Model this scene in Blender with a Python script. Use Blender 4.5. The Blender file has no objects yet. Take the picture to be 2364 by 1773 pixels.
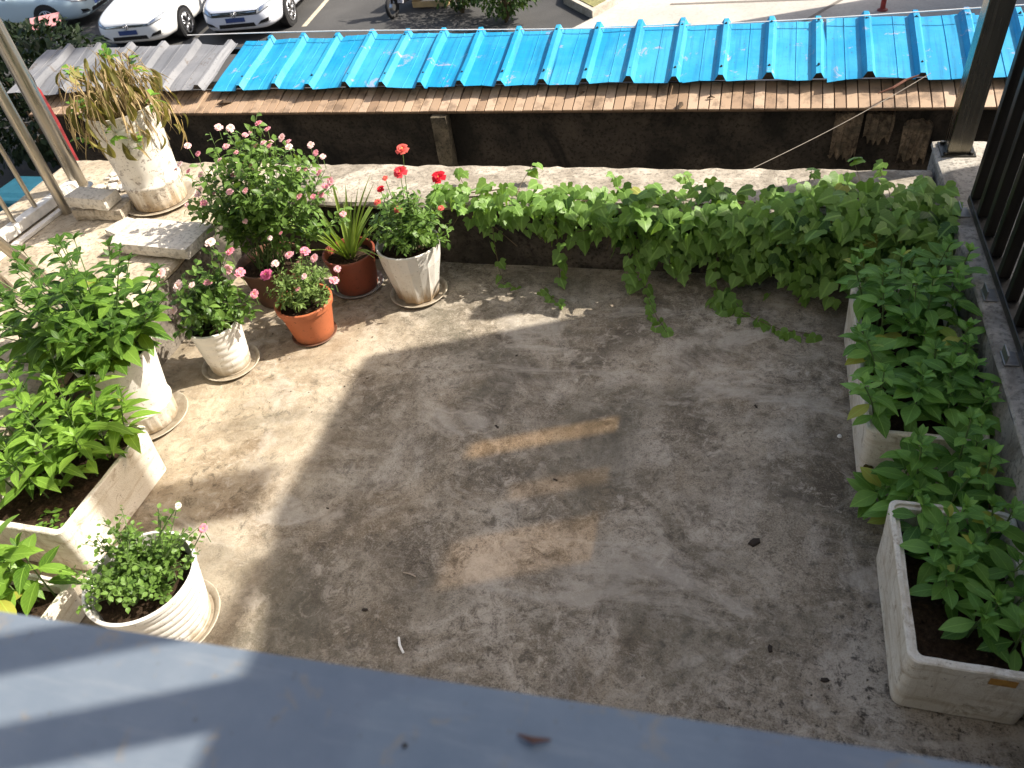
import bpy, bmesh, math, random
from mathutils import Vector, Matrix, noise
from mathutils.bvhtree import BVHTree
R = math.radians
sc = bpy.context.scene
COL = sc.collection
V = Vector
UP = V((0, 0, 1))

# ------------------------------------------------------------------ camera
cam_d = bpy.data.cameras.new("camera")
cam = bpy.data.objects.new("camera", cam_d)
COL.objects.link(cam)
CAM_ROT = ((0.96350439, 0.08258609, -0.25463471),
           (0.24234721, -0.67312134, 0.69869556),
           (-0.11369752, -0.73490625, -0.66856987))
m = Matrix.Identity(4)
for i in range(3):
    m[i][0] = CAM_ROT[i][0]; m[i][1] = -CAM_ROT[i][1]; m[i][2] = -CAM_ROT[i][2]
m.translation = (0, 0, 2.5)
cam.matrix_world = m
cam_d.sensor_width = 36; cam_d.lens = 27.13
cam_d.clip_start = 0.05; cam_d.clip_end = 400
cam_d.dof.use_dof = True; cam_d.dof.focus_distance = 3.9; cam_d.dof.aperture_fstop = 5.2
sc.camera = cam
CAMLOC = V((0, 0, 2.5))

# ------------------------------------------------------------------ light
SUN = V((0.685, 0.288, 0.669)).normalized()          # direction towards the sun
world = bpy.data.worlds.new("World"); sc.world = world; world.use_nodes = True
wn = world.node_tree.nodes; wl = world.node_tree.links
bg = wn["Background"]
sky = wn.new("ShaderNodeTexSky"); sky.sky_type = 'NISHITA'; sky.sun_disc = False
sky.sun_elevation = math.asin(SUN.z); sky.sun_rotation = math.atan2(SUN.x, SUN.y)
sky.dust_density = 4.0; sky.air_density = 1.0; sky.ozone_density = 0.7
wl.new(sky.outputs[0], bg.inputs[0]); bg.inputs[1].default_value = 0.10
sl = bpy.data.lights.new("sun", 'SUN'); sl.energy = 4.0; sl.angle = R(0.5); sl.color = (1.0, 0.93, 0.82)
so = bpy.data.objects.new("sun", sl); COL.objects.link(so)
so.rotation_euler = (-SUN).to_track_quat('-Z', 'Y').to_euler(); so.location = (6, 3, 9)
vs = sc.view_settings
vs.view_transform = 'Standard'; vs.look = 'None'; vs.exposure = 1.25; vs.gamma = 1.0; vs.use_curve_mapping = False
sc.cycles.max_bounces = 6; sc.cycles.transparent_max_bounces = 8
sc.cycles.sample_clamp_indirect = 4.0
sc.cycles.use_denoising = True

# ------------------------------------------------------------------ helpers
ORG = {}

def tag(o, label=None, cat=None, group=None, kind=None):
    if label: o["label"] = label
    if cat: o["category"] = cat
    if group: o["group"] = group
    if kind: o["kind"] = kind
    return o

def empty(name, loc, label=None, cat=None, group=None, rz=0.0):
    o = bpy.data.objects.new(name, None); COL.objects.link(o)
    o.location = loc; o.rotation_euler = (0, 0, rz); o.empty_display_size = 0.1
    ORG[o.name] = V(loc)
    return tag(o, label, cat, group)

class MB:
    def __init__(s):
        s.v = []; s.f = []; s.uv = None; s.mi = []; s.cur = 0
    def add(s, verts, faces):
        b = len(s.v); s.v += [V(p) for p in verts]
        s.f += [tuple(i + b for i in f) for f in faces]; s.mi += [s.cur] * len(faces)
        return s
    def box(s, lo, hi, bev=0.0, rot=None, piv=None):
        lo = V(lo); hi = V(hi)
        if bev > 0:
            bm = bmesh.new(); bmesh.ops.create_cube(bm, size=1)
            for v in bm.verts: v.co = V([(lo[i] + hi[i]) / 2 + v.co[i] * (hi[i] - lo[i]) for i in range(3)])
            bmesh.ops.bevel(bm, geom=list(bm.edges), offset=bev, segments=2, affect='EDGES', profile=0.6)
            bm.verts.index_update()
            vs_ = [v.co.copy() for v in bm.verts]; fs = [[v.index for v in f.verts] for f in bm.faces]; bm.free()
        else:
            x0, y0, z0 = lo; x1, y1, z1 = hi
            vs_ = [V(p) for p in ((x0,y0,z0),(x1,y0,z0),(x1,y1,z0),(x0,y1,z0),(x0,y0,z1),(x1,y0,z1),(x1,y1,z1),(x0,y1,z1))]
            fs = [(0,3,2,1),(4,5,6,7),(0,1,5,4),(1,2,6,5),(2,3,7,6),(3,0,4,7)]
        if rot is not None:
            pv = V(piv) if piv is not None else (lo + hi) / 2
            vs_ = [pv + rot @ (p - pv) for p in vs_]
        return s.add(vs_, fs)
    def lathe(s, prof, c=(0, 0, 0), seg=40, rf=None, closed=False):
        c = V(c); vs_ = []; n = len(prof)
        for j, (r, z) in enumerate(prof):
            for i in range(seg):
                a = 2 * math.pi * i / seg
                rr = r * (rf(a, z, j) if rf else 1)
                vs_.append(c + V((rr * math.cos(a), rr * math.sin(a), z)))
        fs = []
        for j in range(n - 1):
            for i in range(seg):
                k = (i + 1) % seg
                fs.append((j*seg+i, j*seg+k, (j+1)*seg+k, (j+1)*seg+i))
        if prof[0][0] > 1e-6: fs.append(tuple(range(seg-1, -1, -1)))
        if prof[-1][0] > 1e-6 and closed: fs.append(tuple((n-1)*seg+i for i in range(seg)))
        return s.add(vs_, fs)
    def tube(s, pts, r, seg=6, cap=True):
        pts = [V(p) for p in pts]; n = len(pts)
        rs = r if isinstance(r, (list, tuple)) else [r] * n
        vs_ = []; ref = V((0.31, 0.17, 0.93))
        for i, p in enumerate(pts):
            d = (pts[min(i+1, n-1)] - pts[max(i-1, 0)])
            d = d.normalized() if d.length > 1e-9 else UP
            if abs(d.dot(ref)) > 0.97: ref = V((1, 0, 0.1)).normalized()
            a = d.cross(ref).normalized(); b = d.cross(a)
            for k in range(seg):
                t = 2*math.pi*k/seg
                vs_.append(p + (a*math.cos(t) + b*math.sin(t)) * rs[i])
        fs = []
        for i in range(n-1):
            for k in range(seg):
                q = (k+1) % seg
                fs.append((i*seg+k, i*seg+q, (i+1)*seg+q, (i+1)*seg+k))
        if cap:
            fs.append(tuple(range(seg-1, -1, -1))); fs.append(tuple((n-1)*seg+k for k in range(seg)))
        return s.add(vs_, fs)
    def mesh(s, name, mats, smooth=False, org=V((0, 0, 0)), angle=None):
        me = bpy.data.meshes.new(name)
        me.from_pydata([p - org for p in s.v], [], s.f)
        for mm in (mats if isinstance(mats, (list, tuple)) else [mats]): me.materials.append(mm)
        if len(me.materials) > 1: me.polygons.foreach_set("material_index", s.mi)
        if smooth: me.polygons.foreach_set("use_smooth", [True] * len(s.f))
        me.update()
        if angle is not None:
            try: me.set_sharp_from_angle(angle=R(angle))
            except Exception: pass
        return me
    def build(s, name, mats, parent=None, smooth=False, origin=None, angle=None):
        if parent is not None:
            org = ORG.get(parent.name, V((0, 0, 0)))
        else:
            org = V(origin) if origin is not None else V((0, 0, 0))
        o = bpy.data.objects.new(name, s.mesh(name, mats, smooth, org, angle)); COL.objects.link(o)
        if parent is not None:
            o.parent = parent; ORG[o.name] = org
        else:
            o.location = org; ORG[o.name] = org
        return o

def put(name, me, parent, M):
    """one piece (shared mesh) placed by a world matrix under a thing or part"""
    o = bpy.data.objects.new(name, me); COL.objects.link(o)
    o.parent = parent
    o.matrix_basis = Matrix.Translation(-ORG[parent.name]) @ M
    return o

def frame(pos, tip, nrm, sc_=1.0, sx=1.0):
    """matrix with local +Y along tip, +Z roughly along nrm"""
    y = V(tip).normalized(); x = y.cross(V(nrm))
    if x.length < 1e-5: x = y.cross(V((0.3, 0.7, 0.2)))
    x.normalize(); z = x.cross(y)
    M = Matrix.Identity(4)
    for i in range(3):
        M[i][0] = x[i]*sc_*sx; M[i][1] = y[i]*sc_; M[i][2] = z[i]*sc_; M[i][3] = pos[i]
    return M

def rnd(a, b): return random.uniform(a, b)
def jit(s): return V((rnd(-s, s), rnd(-s, s), rnd(-s, s)))

# ------------------------------------------------------------------ material helpers
class NT:
    def __init__(s, name):
        s.m = bpy.data.materials.new(name); s.m.use_nodes = True
        s.t = s.m.node_tree; s.n = s.t.nodes; s.b = s.n["Principled BSDF"]; s.out = s.n["Material Output"]
        s.tc = None
    def new(s, typ, **kw):
        n = s.n.new(typ)
        for k, v in kw.items(): setattr(n, k, v)
        return n
    def L(s, a, b): s.t.links.new(a, b)
    def co(s, kind='Object', scale=None, rot=None):
        if s.tc is None: s.tc = s.new("ShaderNodeTexCoord")
        o = s.tc.outputs[kind]
        if scale is not None or rot is not None:
            mp = s.new("ShaderNodeMapping")
            if scale is not None: mp.inputs['Scale'].default_value = scale if hasattr(scale, '__len__') else (scale,)*3
            if rot is not None: mp.inputs['Rotation'].default_value = rot
            s.L(o, mp.inputs[0]); o = mp.outputs[0]
        return o
    def wpos(s):
        return s.new("ShaderNodeNewGeometry").outputs['Position']
    def noise(s, co, scale, detail=4, rough=0.55, dist=0.0):
        n = s.new("ShaderNodeTexNoise"); s.L(co, n.inputs['Vector'])
        n.inputs['Scale'].default_value = scale; n.inputs['Detail'].default_value = detail
        n.inputs['Roughness'].default_value = rough; n.inputs['Distortion'].default_value = dist
        return n.outputs[0]
    def vor(s, co, scale, feature='F1', rand=1.0):
        n = s.new("ShaderNodeTexVoronoi"); n.feature = feature; s.L(co, n.inputs['Vector'])
        n.inputs['Scale'].default_value = scale; n.inputs['Randomness'].default_value = rand
        return n.outputs['Distance']
    def ramp(s, fac, stops, interp='LINEAR'):
        r = s.new("ShaderNodeValToRGB"); r.color_ramp.interpolation = interp
        e = r.color_ramp.elements
        while len(e) < len(stops): e.new(0.5)
        for i, (p, c) in enumerate(stops):
            e[i].position = p
            e[i].color = (c, c, c, 1) if not hasattr(c, '__len__') else (*c[:3], 1)
        s.L(fac, r.inputs[0]); return r.outputs[0]
    def math(s, op, a, b=None, c=None, clamp=False):
        n = s.new("ShaderNodeMath", operation=op); n.use_clamp = clamp
        for i, x in enumerate((a, b, c)):
            if x is None: continue
            if isinstance(x, (int, float)): n.inputs[i].default_value = x
            else: s.L(x, n.inputs[i])
        return n.outputs[0]
    def mix(s, fac, a, b, blend='MIX'):
        n = s.new("ShaderNodeMix", data_type='RGBA', blend_type=blend)
        def setv(sock, x):
            if isinstance(x, (int, float)): sock.default_value = x
            elif isinstance(x, tuple): sock.default_value = (*x[:3], 1)
            else: s.L(x, sock)
        setv(n.inputs[0], fac); setv(n.inputs[6], a); setv(n.inputs[7], b)
        return n.outputs[2]
    def sep(s, v):
        n = s.new("ShaderNodeSeparateXYZ"); s.L(v, n.inputs[0]); return n.outputs
    def bump(s, h, strength=0.3, dist=0.01):
        b = s.new("ShaderNodeBump"); b.inputs['Strength'].default_value = strength; b.inputs['Distance'].default_value = dist
        s.L(h, b.inputs['Height']); s.L(b.outputs[0], s.b.inputs['Normal'])
    def color(s, c):
        if isinstance(c, tuple): s.b.inputs['Base Color'].default_value = (*c[:3], 1)
        else: s.L(c, s.b.inputs['Base Color'])
    def set(s, **kw):
        for k, v in kw.items():
            k = {'rough': 'Roughness', 'metal': 'Metallic', 'spec': 'Specular IOR Level'}.get(k, k)
            if isinstance(v, (int, float)): s.b.inputs[k].default_value = v
            else: s.L(v, s.b.inputs[k])
        return s

def plain(name, c, rough=0.6, metal=0.0, var=0.12, scale=12, spec=0.4):
    t = NT(name); n = t.noise(t.co(), scale, 4)
    a = tuple(x*(1-var) for x in c); b = tuple(min(1, x*(1+var)) for x in c)
    t.color(t.ramp(n, [(0.3, a), (0.7, b)])); t.set(rough=rough, metal=metal, spec=spec)
    return t.m

# ---- concrete of the terrace floor
def mat_floor():
    t = NT("weathered_concrete_floor"); p = t.co()
    big = t.noise(p, 0.9, 6, 0.6, 0.3); med = t.noise(p, 3.4, 8, 0.68, 0.5); fine = t.noise(p, 30, 7, 0.78, 0.4); grit = t.noise(p, 150, 4, 0.75)
    c = t.ramp(med, [(0.37, (0.105, 0.087, 0.066)), (0.5, (0.215, 0.186, 0.147)), (0.61, (0.36, 0.322, 0.268))])
    c = t.mix(t.ramp(big, [(0.42, 0.0), (0.6, 0.6)]), c, t.ramp(fine, [(0.36, (0.12, 0.102, 0.080)), (0.64, (0.34, 0.305, 0.25))]))
    # pale lime bloom clouds, slightly lilac, and brownish ones
    cl = t.noise(p, 2.3, 9, 0.72, 0.9)
    c = t.mix(t.ramp(cl, [(0.49, 0.0), (0.60, 0.72)]), c, (0.44, 0.405, 0.36))
    c = t.mix(t.ramp(t.noise(p, 1.6, 6, 0.65, 1.1), [(0.52, 0.0), (0.64, 0.45)]), c, (0.20, 0.155, 0.10))
    # web of pale scratches and root marks
    mask = t.ramp(t.noise(p, 1.5, 4), [(0.42, 0.12), (0.58, 1.0)])
    acc = None
    for (s_, d_, w_, k_) in ((5.5, 1.7, 0.010, 1.0), (13, 2.2, 0.018, 0.85), (27, 2.5, 0.03, 0.7)):
        w = t.noise(p, s_, 4, 0.62, d_); l = t.math('MULTIPLY', t.ramp(t.math('ABSOLUTE', t.math('SUBTRACT', w, 0.5)), [(0.0, 1.0), (w_, 0.0)]), k_)
        acc = l if acc is None else t.math('MAXIMUM', acc, l)
    c = t.mix(t.math('MULTIPLY', t.math('MULTIPLY', acc, mask), 0.6), c, (0.52, 0.47, 0.40))
    # salt-and-pepper grit
    c = t.mix(t.ramp(grit, [(0.38, 0.6), (0.47, 0.0)]), c, (0.075, 0.064, 0.052))
    c = t.mix(t.ramp(grit, [(0.55, 0.0), (0.66, 0.45)]), c, (0.48, 0.44, 0.38))
    c = t.mix(t.ramp(fine, [(0.36, 0.7), (0.45, 0.0)]), c, (0.075, 0.065, 0.054))
    # long hairline cracks
    wv = t.new("ShaderNodeVectorMath", operation='ADD'); nv = t.new("ShaderNodeTexNoise"); nv.inputs['Scale'].default_value = 3.0; nv.inputs['Detail'].default_value = 5; t.L(p, nv.inputs['Vector'])
    sv = t.new("ShaderNodeVectorMath", operation='SCALE'); sv.inputs['Scale'].default_value = 0.45; t.L(nv.outputs[1], sv.inputs[0]); t.L(p, wv.inputs[0]); t.L(sv.outputs[0], wv.inputs[1])
    cr = t.ramp(t.vor(wv.outputs[0], 0.75, 'DISTANCE_TO_EDGE'), [(0.002, 1.0), (0.006, 0.0)])
    c = t.mix(t.math('MULTIPLY', cr, t.ramp(t.noise(p, 1.2, 3), [(0.48, 0.0), (0.58, 0.16)])), c, (0.07, 0.06, 0.05))
    sw = t.noise(t.co(scale=(1.0, 5.0, 1.0), rot=(0, 0, 0.5)), 2.6, 6, 0.7, 0.5)
    c = t.mix(t.ramp(sw, [(0.54, 0.0), (0.66, 0.25)]), c, (0.46, 0.42, 0.37))
    # algae-dark patches with a shape of their own, pitted towards the right planters
    moss = t.noise(t.co(scale=(1.3, 1.0, 1)), 1.3, 8, 0.68, 0.6)
    c = t.mix(t.ramp(moss, [(0.50, 0.0), (0.62, 0.6)]), c, (0.075, 0.066, 0.054))
    x, y, z = t.sep(p)
    pit = t.noise(p, 22, 5, 0.7, 0.3)
    right = t.ramp(t.math('ADD', t.math('SUBTRACT', t.math('MULTIPLY', x, 0.4), t.math('MULTIPLY', y, 0.35)), 0.85), [(0.1, 0.0), (0.6, 1.0)])
    c = t.mix(t.math('MULTIPLY', t.ramp(pit, [(0.56, 0.0), (0.64, 0.9)]), right), c, (0.03, 0.026, 0.022))
    # warmer, paler zone along the left planters
    zone = t.ramp(t.math('DIVIDE', t.math('ADD', t.math('MULTIPLY', x, -1.0), t.math('MULTIPLY', t.noise(p, 2.4, 6, 0.65), 1.2)), 4.0), [(0.52, 0.0), (0.66, 1.0)])
    c = t.mix(t.math('MULTIPLY', zone, 0.62), c, t.ramp(med, [(0.38, (0.27, 0.205, 0.135)), (0.6, (0.50, 0.43, 0.33))]))
    # crisp mottle: crumbly pale and dark flecks a centimetre or two across
    fl = t.noise(p, 17, 8, 0.82, 0.7); fm = t.ramp(t.noise(p, 2.0, 4), [(0.40, 0.25), (0.58, 1.0)])
    c = t.mix(t.math('MULTIPLY', t.ramp(fl, [(0.53, 0.0), (0.60, 0.75)]), fm), c, (0.46, 0.42, 0.37))
    c = t.mix(t.math('MULTIPLY', t.ramp(fl, [(0.40, 0.75), (0.47, 0.0)]), fm), c, (0.085, 0.073, 0.060))
    # broad damp stains (grey-green) and broad pale scuffs
    c = t.mix(t.ramp(t.noise(p, 0.85, 7, 0.62, 0.8), [(0.50, 0.0), (0.60, 0.45)]), c, (0.115, 0.110, 0.088))
    c = t.mix(t.ramp(t.noise(t.co(scale=(1.0, 1.7, 1.0), rot=(0, 0, -0.6)), 1.25, 8, 0.7, 1.3), [(0.54, 0.0), (0.63, 0.55)]), c, (0.45, 0.42, 0.38))
    c = t.mix(1.0, c, (1.14, 1.095, 1.02), 'MULTIPLY')
    t.color(c); t.set(rough=0.9, spec=0.25)
    h = t.math('ADD', t.math('MULTIPLY', fine, 0.8), t.math('MULTIPLY', grit, 0.6))
    h = t.math('ADD', h, t.math('MULTIPLY', acc, 0.2))
    t.bump(h, 0.6, 0.008)
    return t.m

def mat_concrete(name, c0, c1, stain=(0.05, 0.045, 0.04), st=0.5, sc_=3.0, bs=0.5):
    t = NT(name); p = t.co()
    a = t.noise(p, sc_, 7, 0.65, 0.3); f = t.noise(p, 45, 5, 0.7)
    c = t.ramp(a, [(0.38, c0), (0.62, c1)])
    c = t.mix(t.ramp(f, [(0.38, 0.7), (0.50, 0.0)]), c, tuple(x*0.5 for x in c0))
    s_ = t.noise(p, sc_*0.7, 6, 0.7, 0.8)
    c = t.mix(t.ramp(s_, [(0.50, 0.0), (0.62, st)]), c, stain)
    t.color(c); t.set(rough=0.92, spec=0.2)
    t.bump(t.math('ADD', t.math('MULTIPLY', f, 0.7), a), bs, 0.012)
    return t.m

# ---- leaves
def mat_leaf(name, dark, light, trans=0.35, vein=0.35, rough=0.42, yellow=0.0):
    t = NT(name); oi = t.new("ShaderNodeObjectInfo").outputs['Random']
    uv = t.sep(t.co('UV')); n = t.noise(t.co('UV', 3.0), 3.0, 3)
    f = t.math('ADD', t.math('MULTIPLY', oi, 0.75), t.math('MULTIPLY', n, 0.3))
    c = t.ramp(f, [(0.1, tuple(q*0.62 for q in dark)), (0.55, tuple((a_+b_)*0.46 for a_, b_ in zip(dark, light))), (0.95, light)])
    if yellow:
        c = t.mix(t.ramp(oi, [(1-yellow, 0.0), (1-yellow+0.01, 0.7)]), c, (0.42, 0.36, 0.07))
    mid = t.math('ABSOLUTE', t.math('SUBTRACT', uv[0], 0.5))
    side = t.math('ABSOLUTE', t.math('SUBTRACT', t.math('FRACT', t.math('SUBTRACT', t.math('MULTIPLY', uv[1], 7.0), t.math('MULTIPLY', mid, 5.0))), 0.5))
    vn = t.math('MAXIMUM', t.ramp(mid, [(0.012, 1.0), (0.04, 0.0)]), t.math('MULTIPLY', t.ramp(side, [(0.0, 1.0), (0.10, 0.0)]), 0.4))
    c = t.mix(t.math('MULTIPLY', vn, vein), c, tuple(min(1, x*1.7+0.03) for x in light))
    t.color(c); t.set(rough=rough, spec=0.25)
    tr = t.new("ShaderNodeBsdfTranslucent"); t.L(t.mix(1.0, c, (1.5, 1.45, 0.6), 'MULTIPLY'), tr.inputs[0])
    bmp = t.new("ShaderNodeBump"); bmp.inputs['Strength'].default_value = 0.25; bmp.inputs['Distance'].default_value = 0.004
    t.L(vn, bmp.inputs['Height']); t.L(bmp.outputs[0], t.b.inputs['Normal'])
    mx = t.new("ShaderNodeMixShader"); mx.inputs[0].default_value = trans
    t.L(t.b.outputs[0], mx.inputs[1]); t.L(tr.outputs[0], mx.inputs[2]); t.L(mx.outputs[0], t.out.inputs[0])
    return t.m

def mat_petal(name, c0, c1, tr_=0.3):
    t = NT(name); oi = t.new("ShaderNodeObjectInfo").outputs['Random']
    n = t.noise(t.co('Generated'), 6, 3)
    c = t.mix(t.ramp(t.math('ADD', t.math('MULTIPLY', oi, 0.7), t.math('MULTIPLY', n, 0.3)), [(0.15, 0.0), (0.9, 1.0)]), c0, c1)
    t.color(c); t.set(rough=0.7, spec=0.2)
    tr = t.new("ShaderNodeBsdfTranslucent"); t.L(c, tr.inputs[0])
    mx = t.new("ShaderNodeMixShader"); mx.inputs[0].default_value = tr_
    t.L(t.b.outputs[0], mx.inputs[1]); t.L(tr.outputs[0], mx.inputs[2]); t.L(mx.outputs[0], t.out.inputs[0])
    return t.m

def mat_pot(name, c, dirt=(0.22, 0.16, 0.09), amt=0.6, zspan=0.10, cracks=0.0, rough=0.45, grime=0.35):
    t = NT(name); p = t.co(); x, y, z = t.sep(p)
    n = t.noise(p, 9, 6, 0.65); fine = t.noise(p, 60, 4, 0.7)
    col = t.ramp(n, [(0.3, tuple(q*0.88 for q in c)), (0.7, c)])
    streak = t.noise(t.co(scale=(22, 22, 2.0)), 1.0, 4, 0.6)
    lowd = t.math('ADD', t.math('DIVIDE', z, zspan), t.math('MULTIPLY', t.math('SUBTRACT', streak, 0.5), 2.2))
    col = t.mix(t.math('MULTIPLY', t.ramp(lowd, [(0.15, 1.0), (1.0, 0.0)]), amt), col, dirt)
    col = t.mix(t.math('MULTIPLY', t.ramp(t.noise(p, 5, 7, 0.7, 0.5), [(0.50, 0.0), (0.66, 1.0)]), grime), col, dirt)
    col = t.mix(t.ramp(fine, [(0.60, 0.0), (0.68, 0.6)]), col, tuple(q*0.4 for q in dirt))
    if cracks:
        wob = t.new("ShaderNodeVectorMath", operation='ADD'); t.L(p, wob.inputs[0])
        nv = t.new("ShaderNodeTexNoise"); nv.inputs['Scale'].default_value = 14; t.L(p, nv.inputs['Vector'])
        sc2 = t.new("ShaderNodeVectorMath", operation='SCALE'); t.L(nv.outputs[1], sc2.inputs[0]); sc2.inputs['Scale'].default_value = 0.05
        t.L(sc2.outputs[0], wob.inputs[1])
        e = t.vor(wob.outputs[0], 21, 'DISTANCE_TO_EDGE')
        line = t.ramp(e, [(0.004, 1.0), (0.018, 0.0)])
        mk = t.ramp(t.noise(p, 6, 4), [(0.46, 0.0), (0.58, 0.85)])
        peel = t.ramp(t.noise(p, 24, 4, 0.7, 0.5), [(0.58, 0.0), (0.61, 1.0)])
        k = t.math('MULTIPLY', t.math('MAXIMUM', t.math('MULTIPLY', line, mk), t.math('MULTIPLY', peel, 0.7)), cracks)
        col = t.mix(k, col, (0.16, 0.12, 0.09))
        t.bump(t.math('SUBTRACT', 1.0, k), 0.5, 0.004)
    else:
        t.bump(fine, 0.12, 0.004)
    t.color(col); t.set(rough=rough, spec=0.4)
    return t.m

def mat_foam(name="styrofoam"):
    t = NT(name); p = t.co()
    cell = t.vor(p, 230, 'F1'); n = t.noise(p, 6, 6, 0.65)
    c = t.ramp(n, [(0.3, (0.62, 0.57, 0.47)), (0.68, (0.80, 0.77, 0.69))])
    c = t.mix(t.ramp(cell, [(0.45, 0.0), (0.9, 0.35)]), c, (0.5, 0.46, 0.38))
    d = t.noise(p, 13, 6, 0.75, 0.7)
    c = t.mix(t.ramp(d, [(0.55, 0.0), (0.66, 0.7)]), c, (0.30, 0.23, 0.14))
    dn = t.noise(p, 55, 4, 0.7)
    c = t.mix(t.ramp(dn, [(0.64, 0.0), (0.69, 0.8)]), c, (0.09, 0.07, 0.05))
    c = t.mix(t.ramp(t.noise(t.co(scale=(2.5, 2.5, 16)), 1.6, 6, 0.7, 0.3), [(0.50, 0.0), (0.66, 0.5)]), c, (0.40, 0.31, 0.19))
    c = t.mix(t.ramp(t.noise(t.co(scale=(20, 20, 3)), 1.0, 5, 0.7, 0.4), [(0.54, 0.0), (0.66, 0.4)]), c, (0.30, 0.22, 0.13))
    x, y, z = t.sep(p)
    low = t.math('ADD', t.math('MULTIPLY', z, 16.0), t.math('MULTIPLY', t.noise(p, 9, 5), 2.0))
    c = t.mix(t.math('MULTIPLY', t.ramp(low, [(0.75, 1.0), (1.7, 0.0)]), 0.75), c, (0.26, 0.19, 0.11))
    t.color(c); t.set(rough=0.85, spec=0.2)
    t.bump(t.math('ADD', cell, t.math('MULTIPLY', dn, -0.6)), 0.35, 0.004)
    return t.m

def mat_soil():
    t = NT("potting_soil"); p = t.co()
    a = t.noise(p, 60, 6, 0.75); b = t.noise(p, 14, 4)
    c = t.ramp(a, [(0.3, (0.018, 0.012, 0.008)), (0.6, (0.07, 0.045, 0.028)), (0.78, (0.20, 0.13, 0.08))])
    t.color(c); t.set(rough=1.0, spec=0.1); t.bump(t.math('ADD', a, b), 1.0, 0.02)
    return t.m

def mat_steel(name, c=(0.42, 0.40, 0.36), rough=0.28):
    t = NT(name); n = t.noise(t.co(scale=(60, 60, 3)), 1.0, 3)
    t.color(t.ramp(n, [(0.3, tuple(x*0.75 for x in c)), (0.7, c)])); t.set(metal=1.0, rough=t.ramp(n, [(0.2, rough*0.7), (0.8, rough*1.6)]))
    return t.m

def mat_roof(name, c, fade, rust):
    t = NT(name); p = t.co(); n = t.noise(p, 2.0, 6, 0.6)
    st = t.noise(t.co(scale=(14, 0.8, 1)), 1.0, 5, 0.6)
    col = t.ramp(st, [(0.3, tuple(x*0.86 for x in c)), (0.7, c)])
    col = t.mix(t.ramp(n, [(0.42, 0.0), (0.62, 0.7)]), col, fade)
    sp = t.noise(p, 7, 7, 0.75, 0.6)
    col = t.mix(t.ramp(sp, [(0.60, 0.0), (0.64, 0.75)]), col, rust)
    dirt = t.noise(t.co(scale=(30, 1.2, 1)), 1.0, 6, 0.7); col = t.mix(t.ramp(dirt, [(0.50, 0.0), (0.64, 0.5)]), col, tuple(x*0.45 for x in c))
    dots = t.noise(p, 60, 3); col = t.mix(t.ramp(dots, [(0.66, 0.0), (0.70, 0.6)]), col, (0.05, 0.06, 0.07))
    t.color(col); t.set(rough=0.5 if c[2] > 0.4 else 0.7, spec=0.4 if c[2] > 0.4 else 0.2); t.bump(t.noise(p, 5, 3), 0.25, 0.02)
    return t.m

FLOOR = mat_floor()
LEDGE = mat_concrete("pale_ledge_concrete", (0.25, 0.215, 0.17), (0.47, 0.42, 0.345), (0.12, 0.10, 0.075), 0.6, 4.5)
DARKWALL = mat_concrete("dark_wall_face", (0.035, 0.03, 0.024), (0.12, 0.10, 0.08), (0.014, 0.013, 0.011), 0.85, 3.0)
HOUSE = mat_concrete("house_render", (0.55, 0.52, 0.47), (0.70, 0.67, 0.62), (0.2, 0.18, 0.16), 0.4, 1.5)
PLASTER = mat_concrete("flaking_plaster", (0.04, 0.03, 0.02), (0.20, 0.15, 0.10), (0.06, 0.05, 0.035), 0.8, 9)
STONE = mat_concrete("pale_stone_block", (0.50, 0.46, 0.40), (0.64, 0.60, 0.53), (0.34, 0.30, 0.24), 0.35, 5, 0.35)
SOIL = mat_soil(); FOAM = mat_foam()
STEEL = mat_steel("stainless_steel", (0.50, 0.46, 0.39)); DSTEEL = mat_steel("dark_steel_tube", (0.10, 0.095, 0.085), 0.35)
WHITEBEAM = plain("white_painted_beam", (0.66, 0.63, 0.58), 0.5, 0, 0.2, 20)

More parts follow.
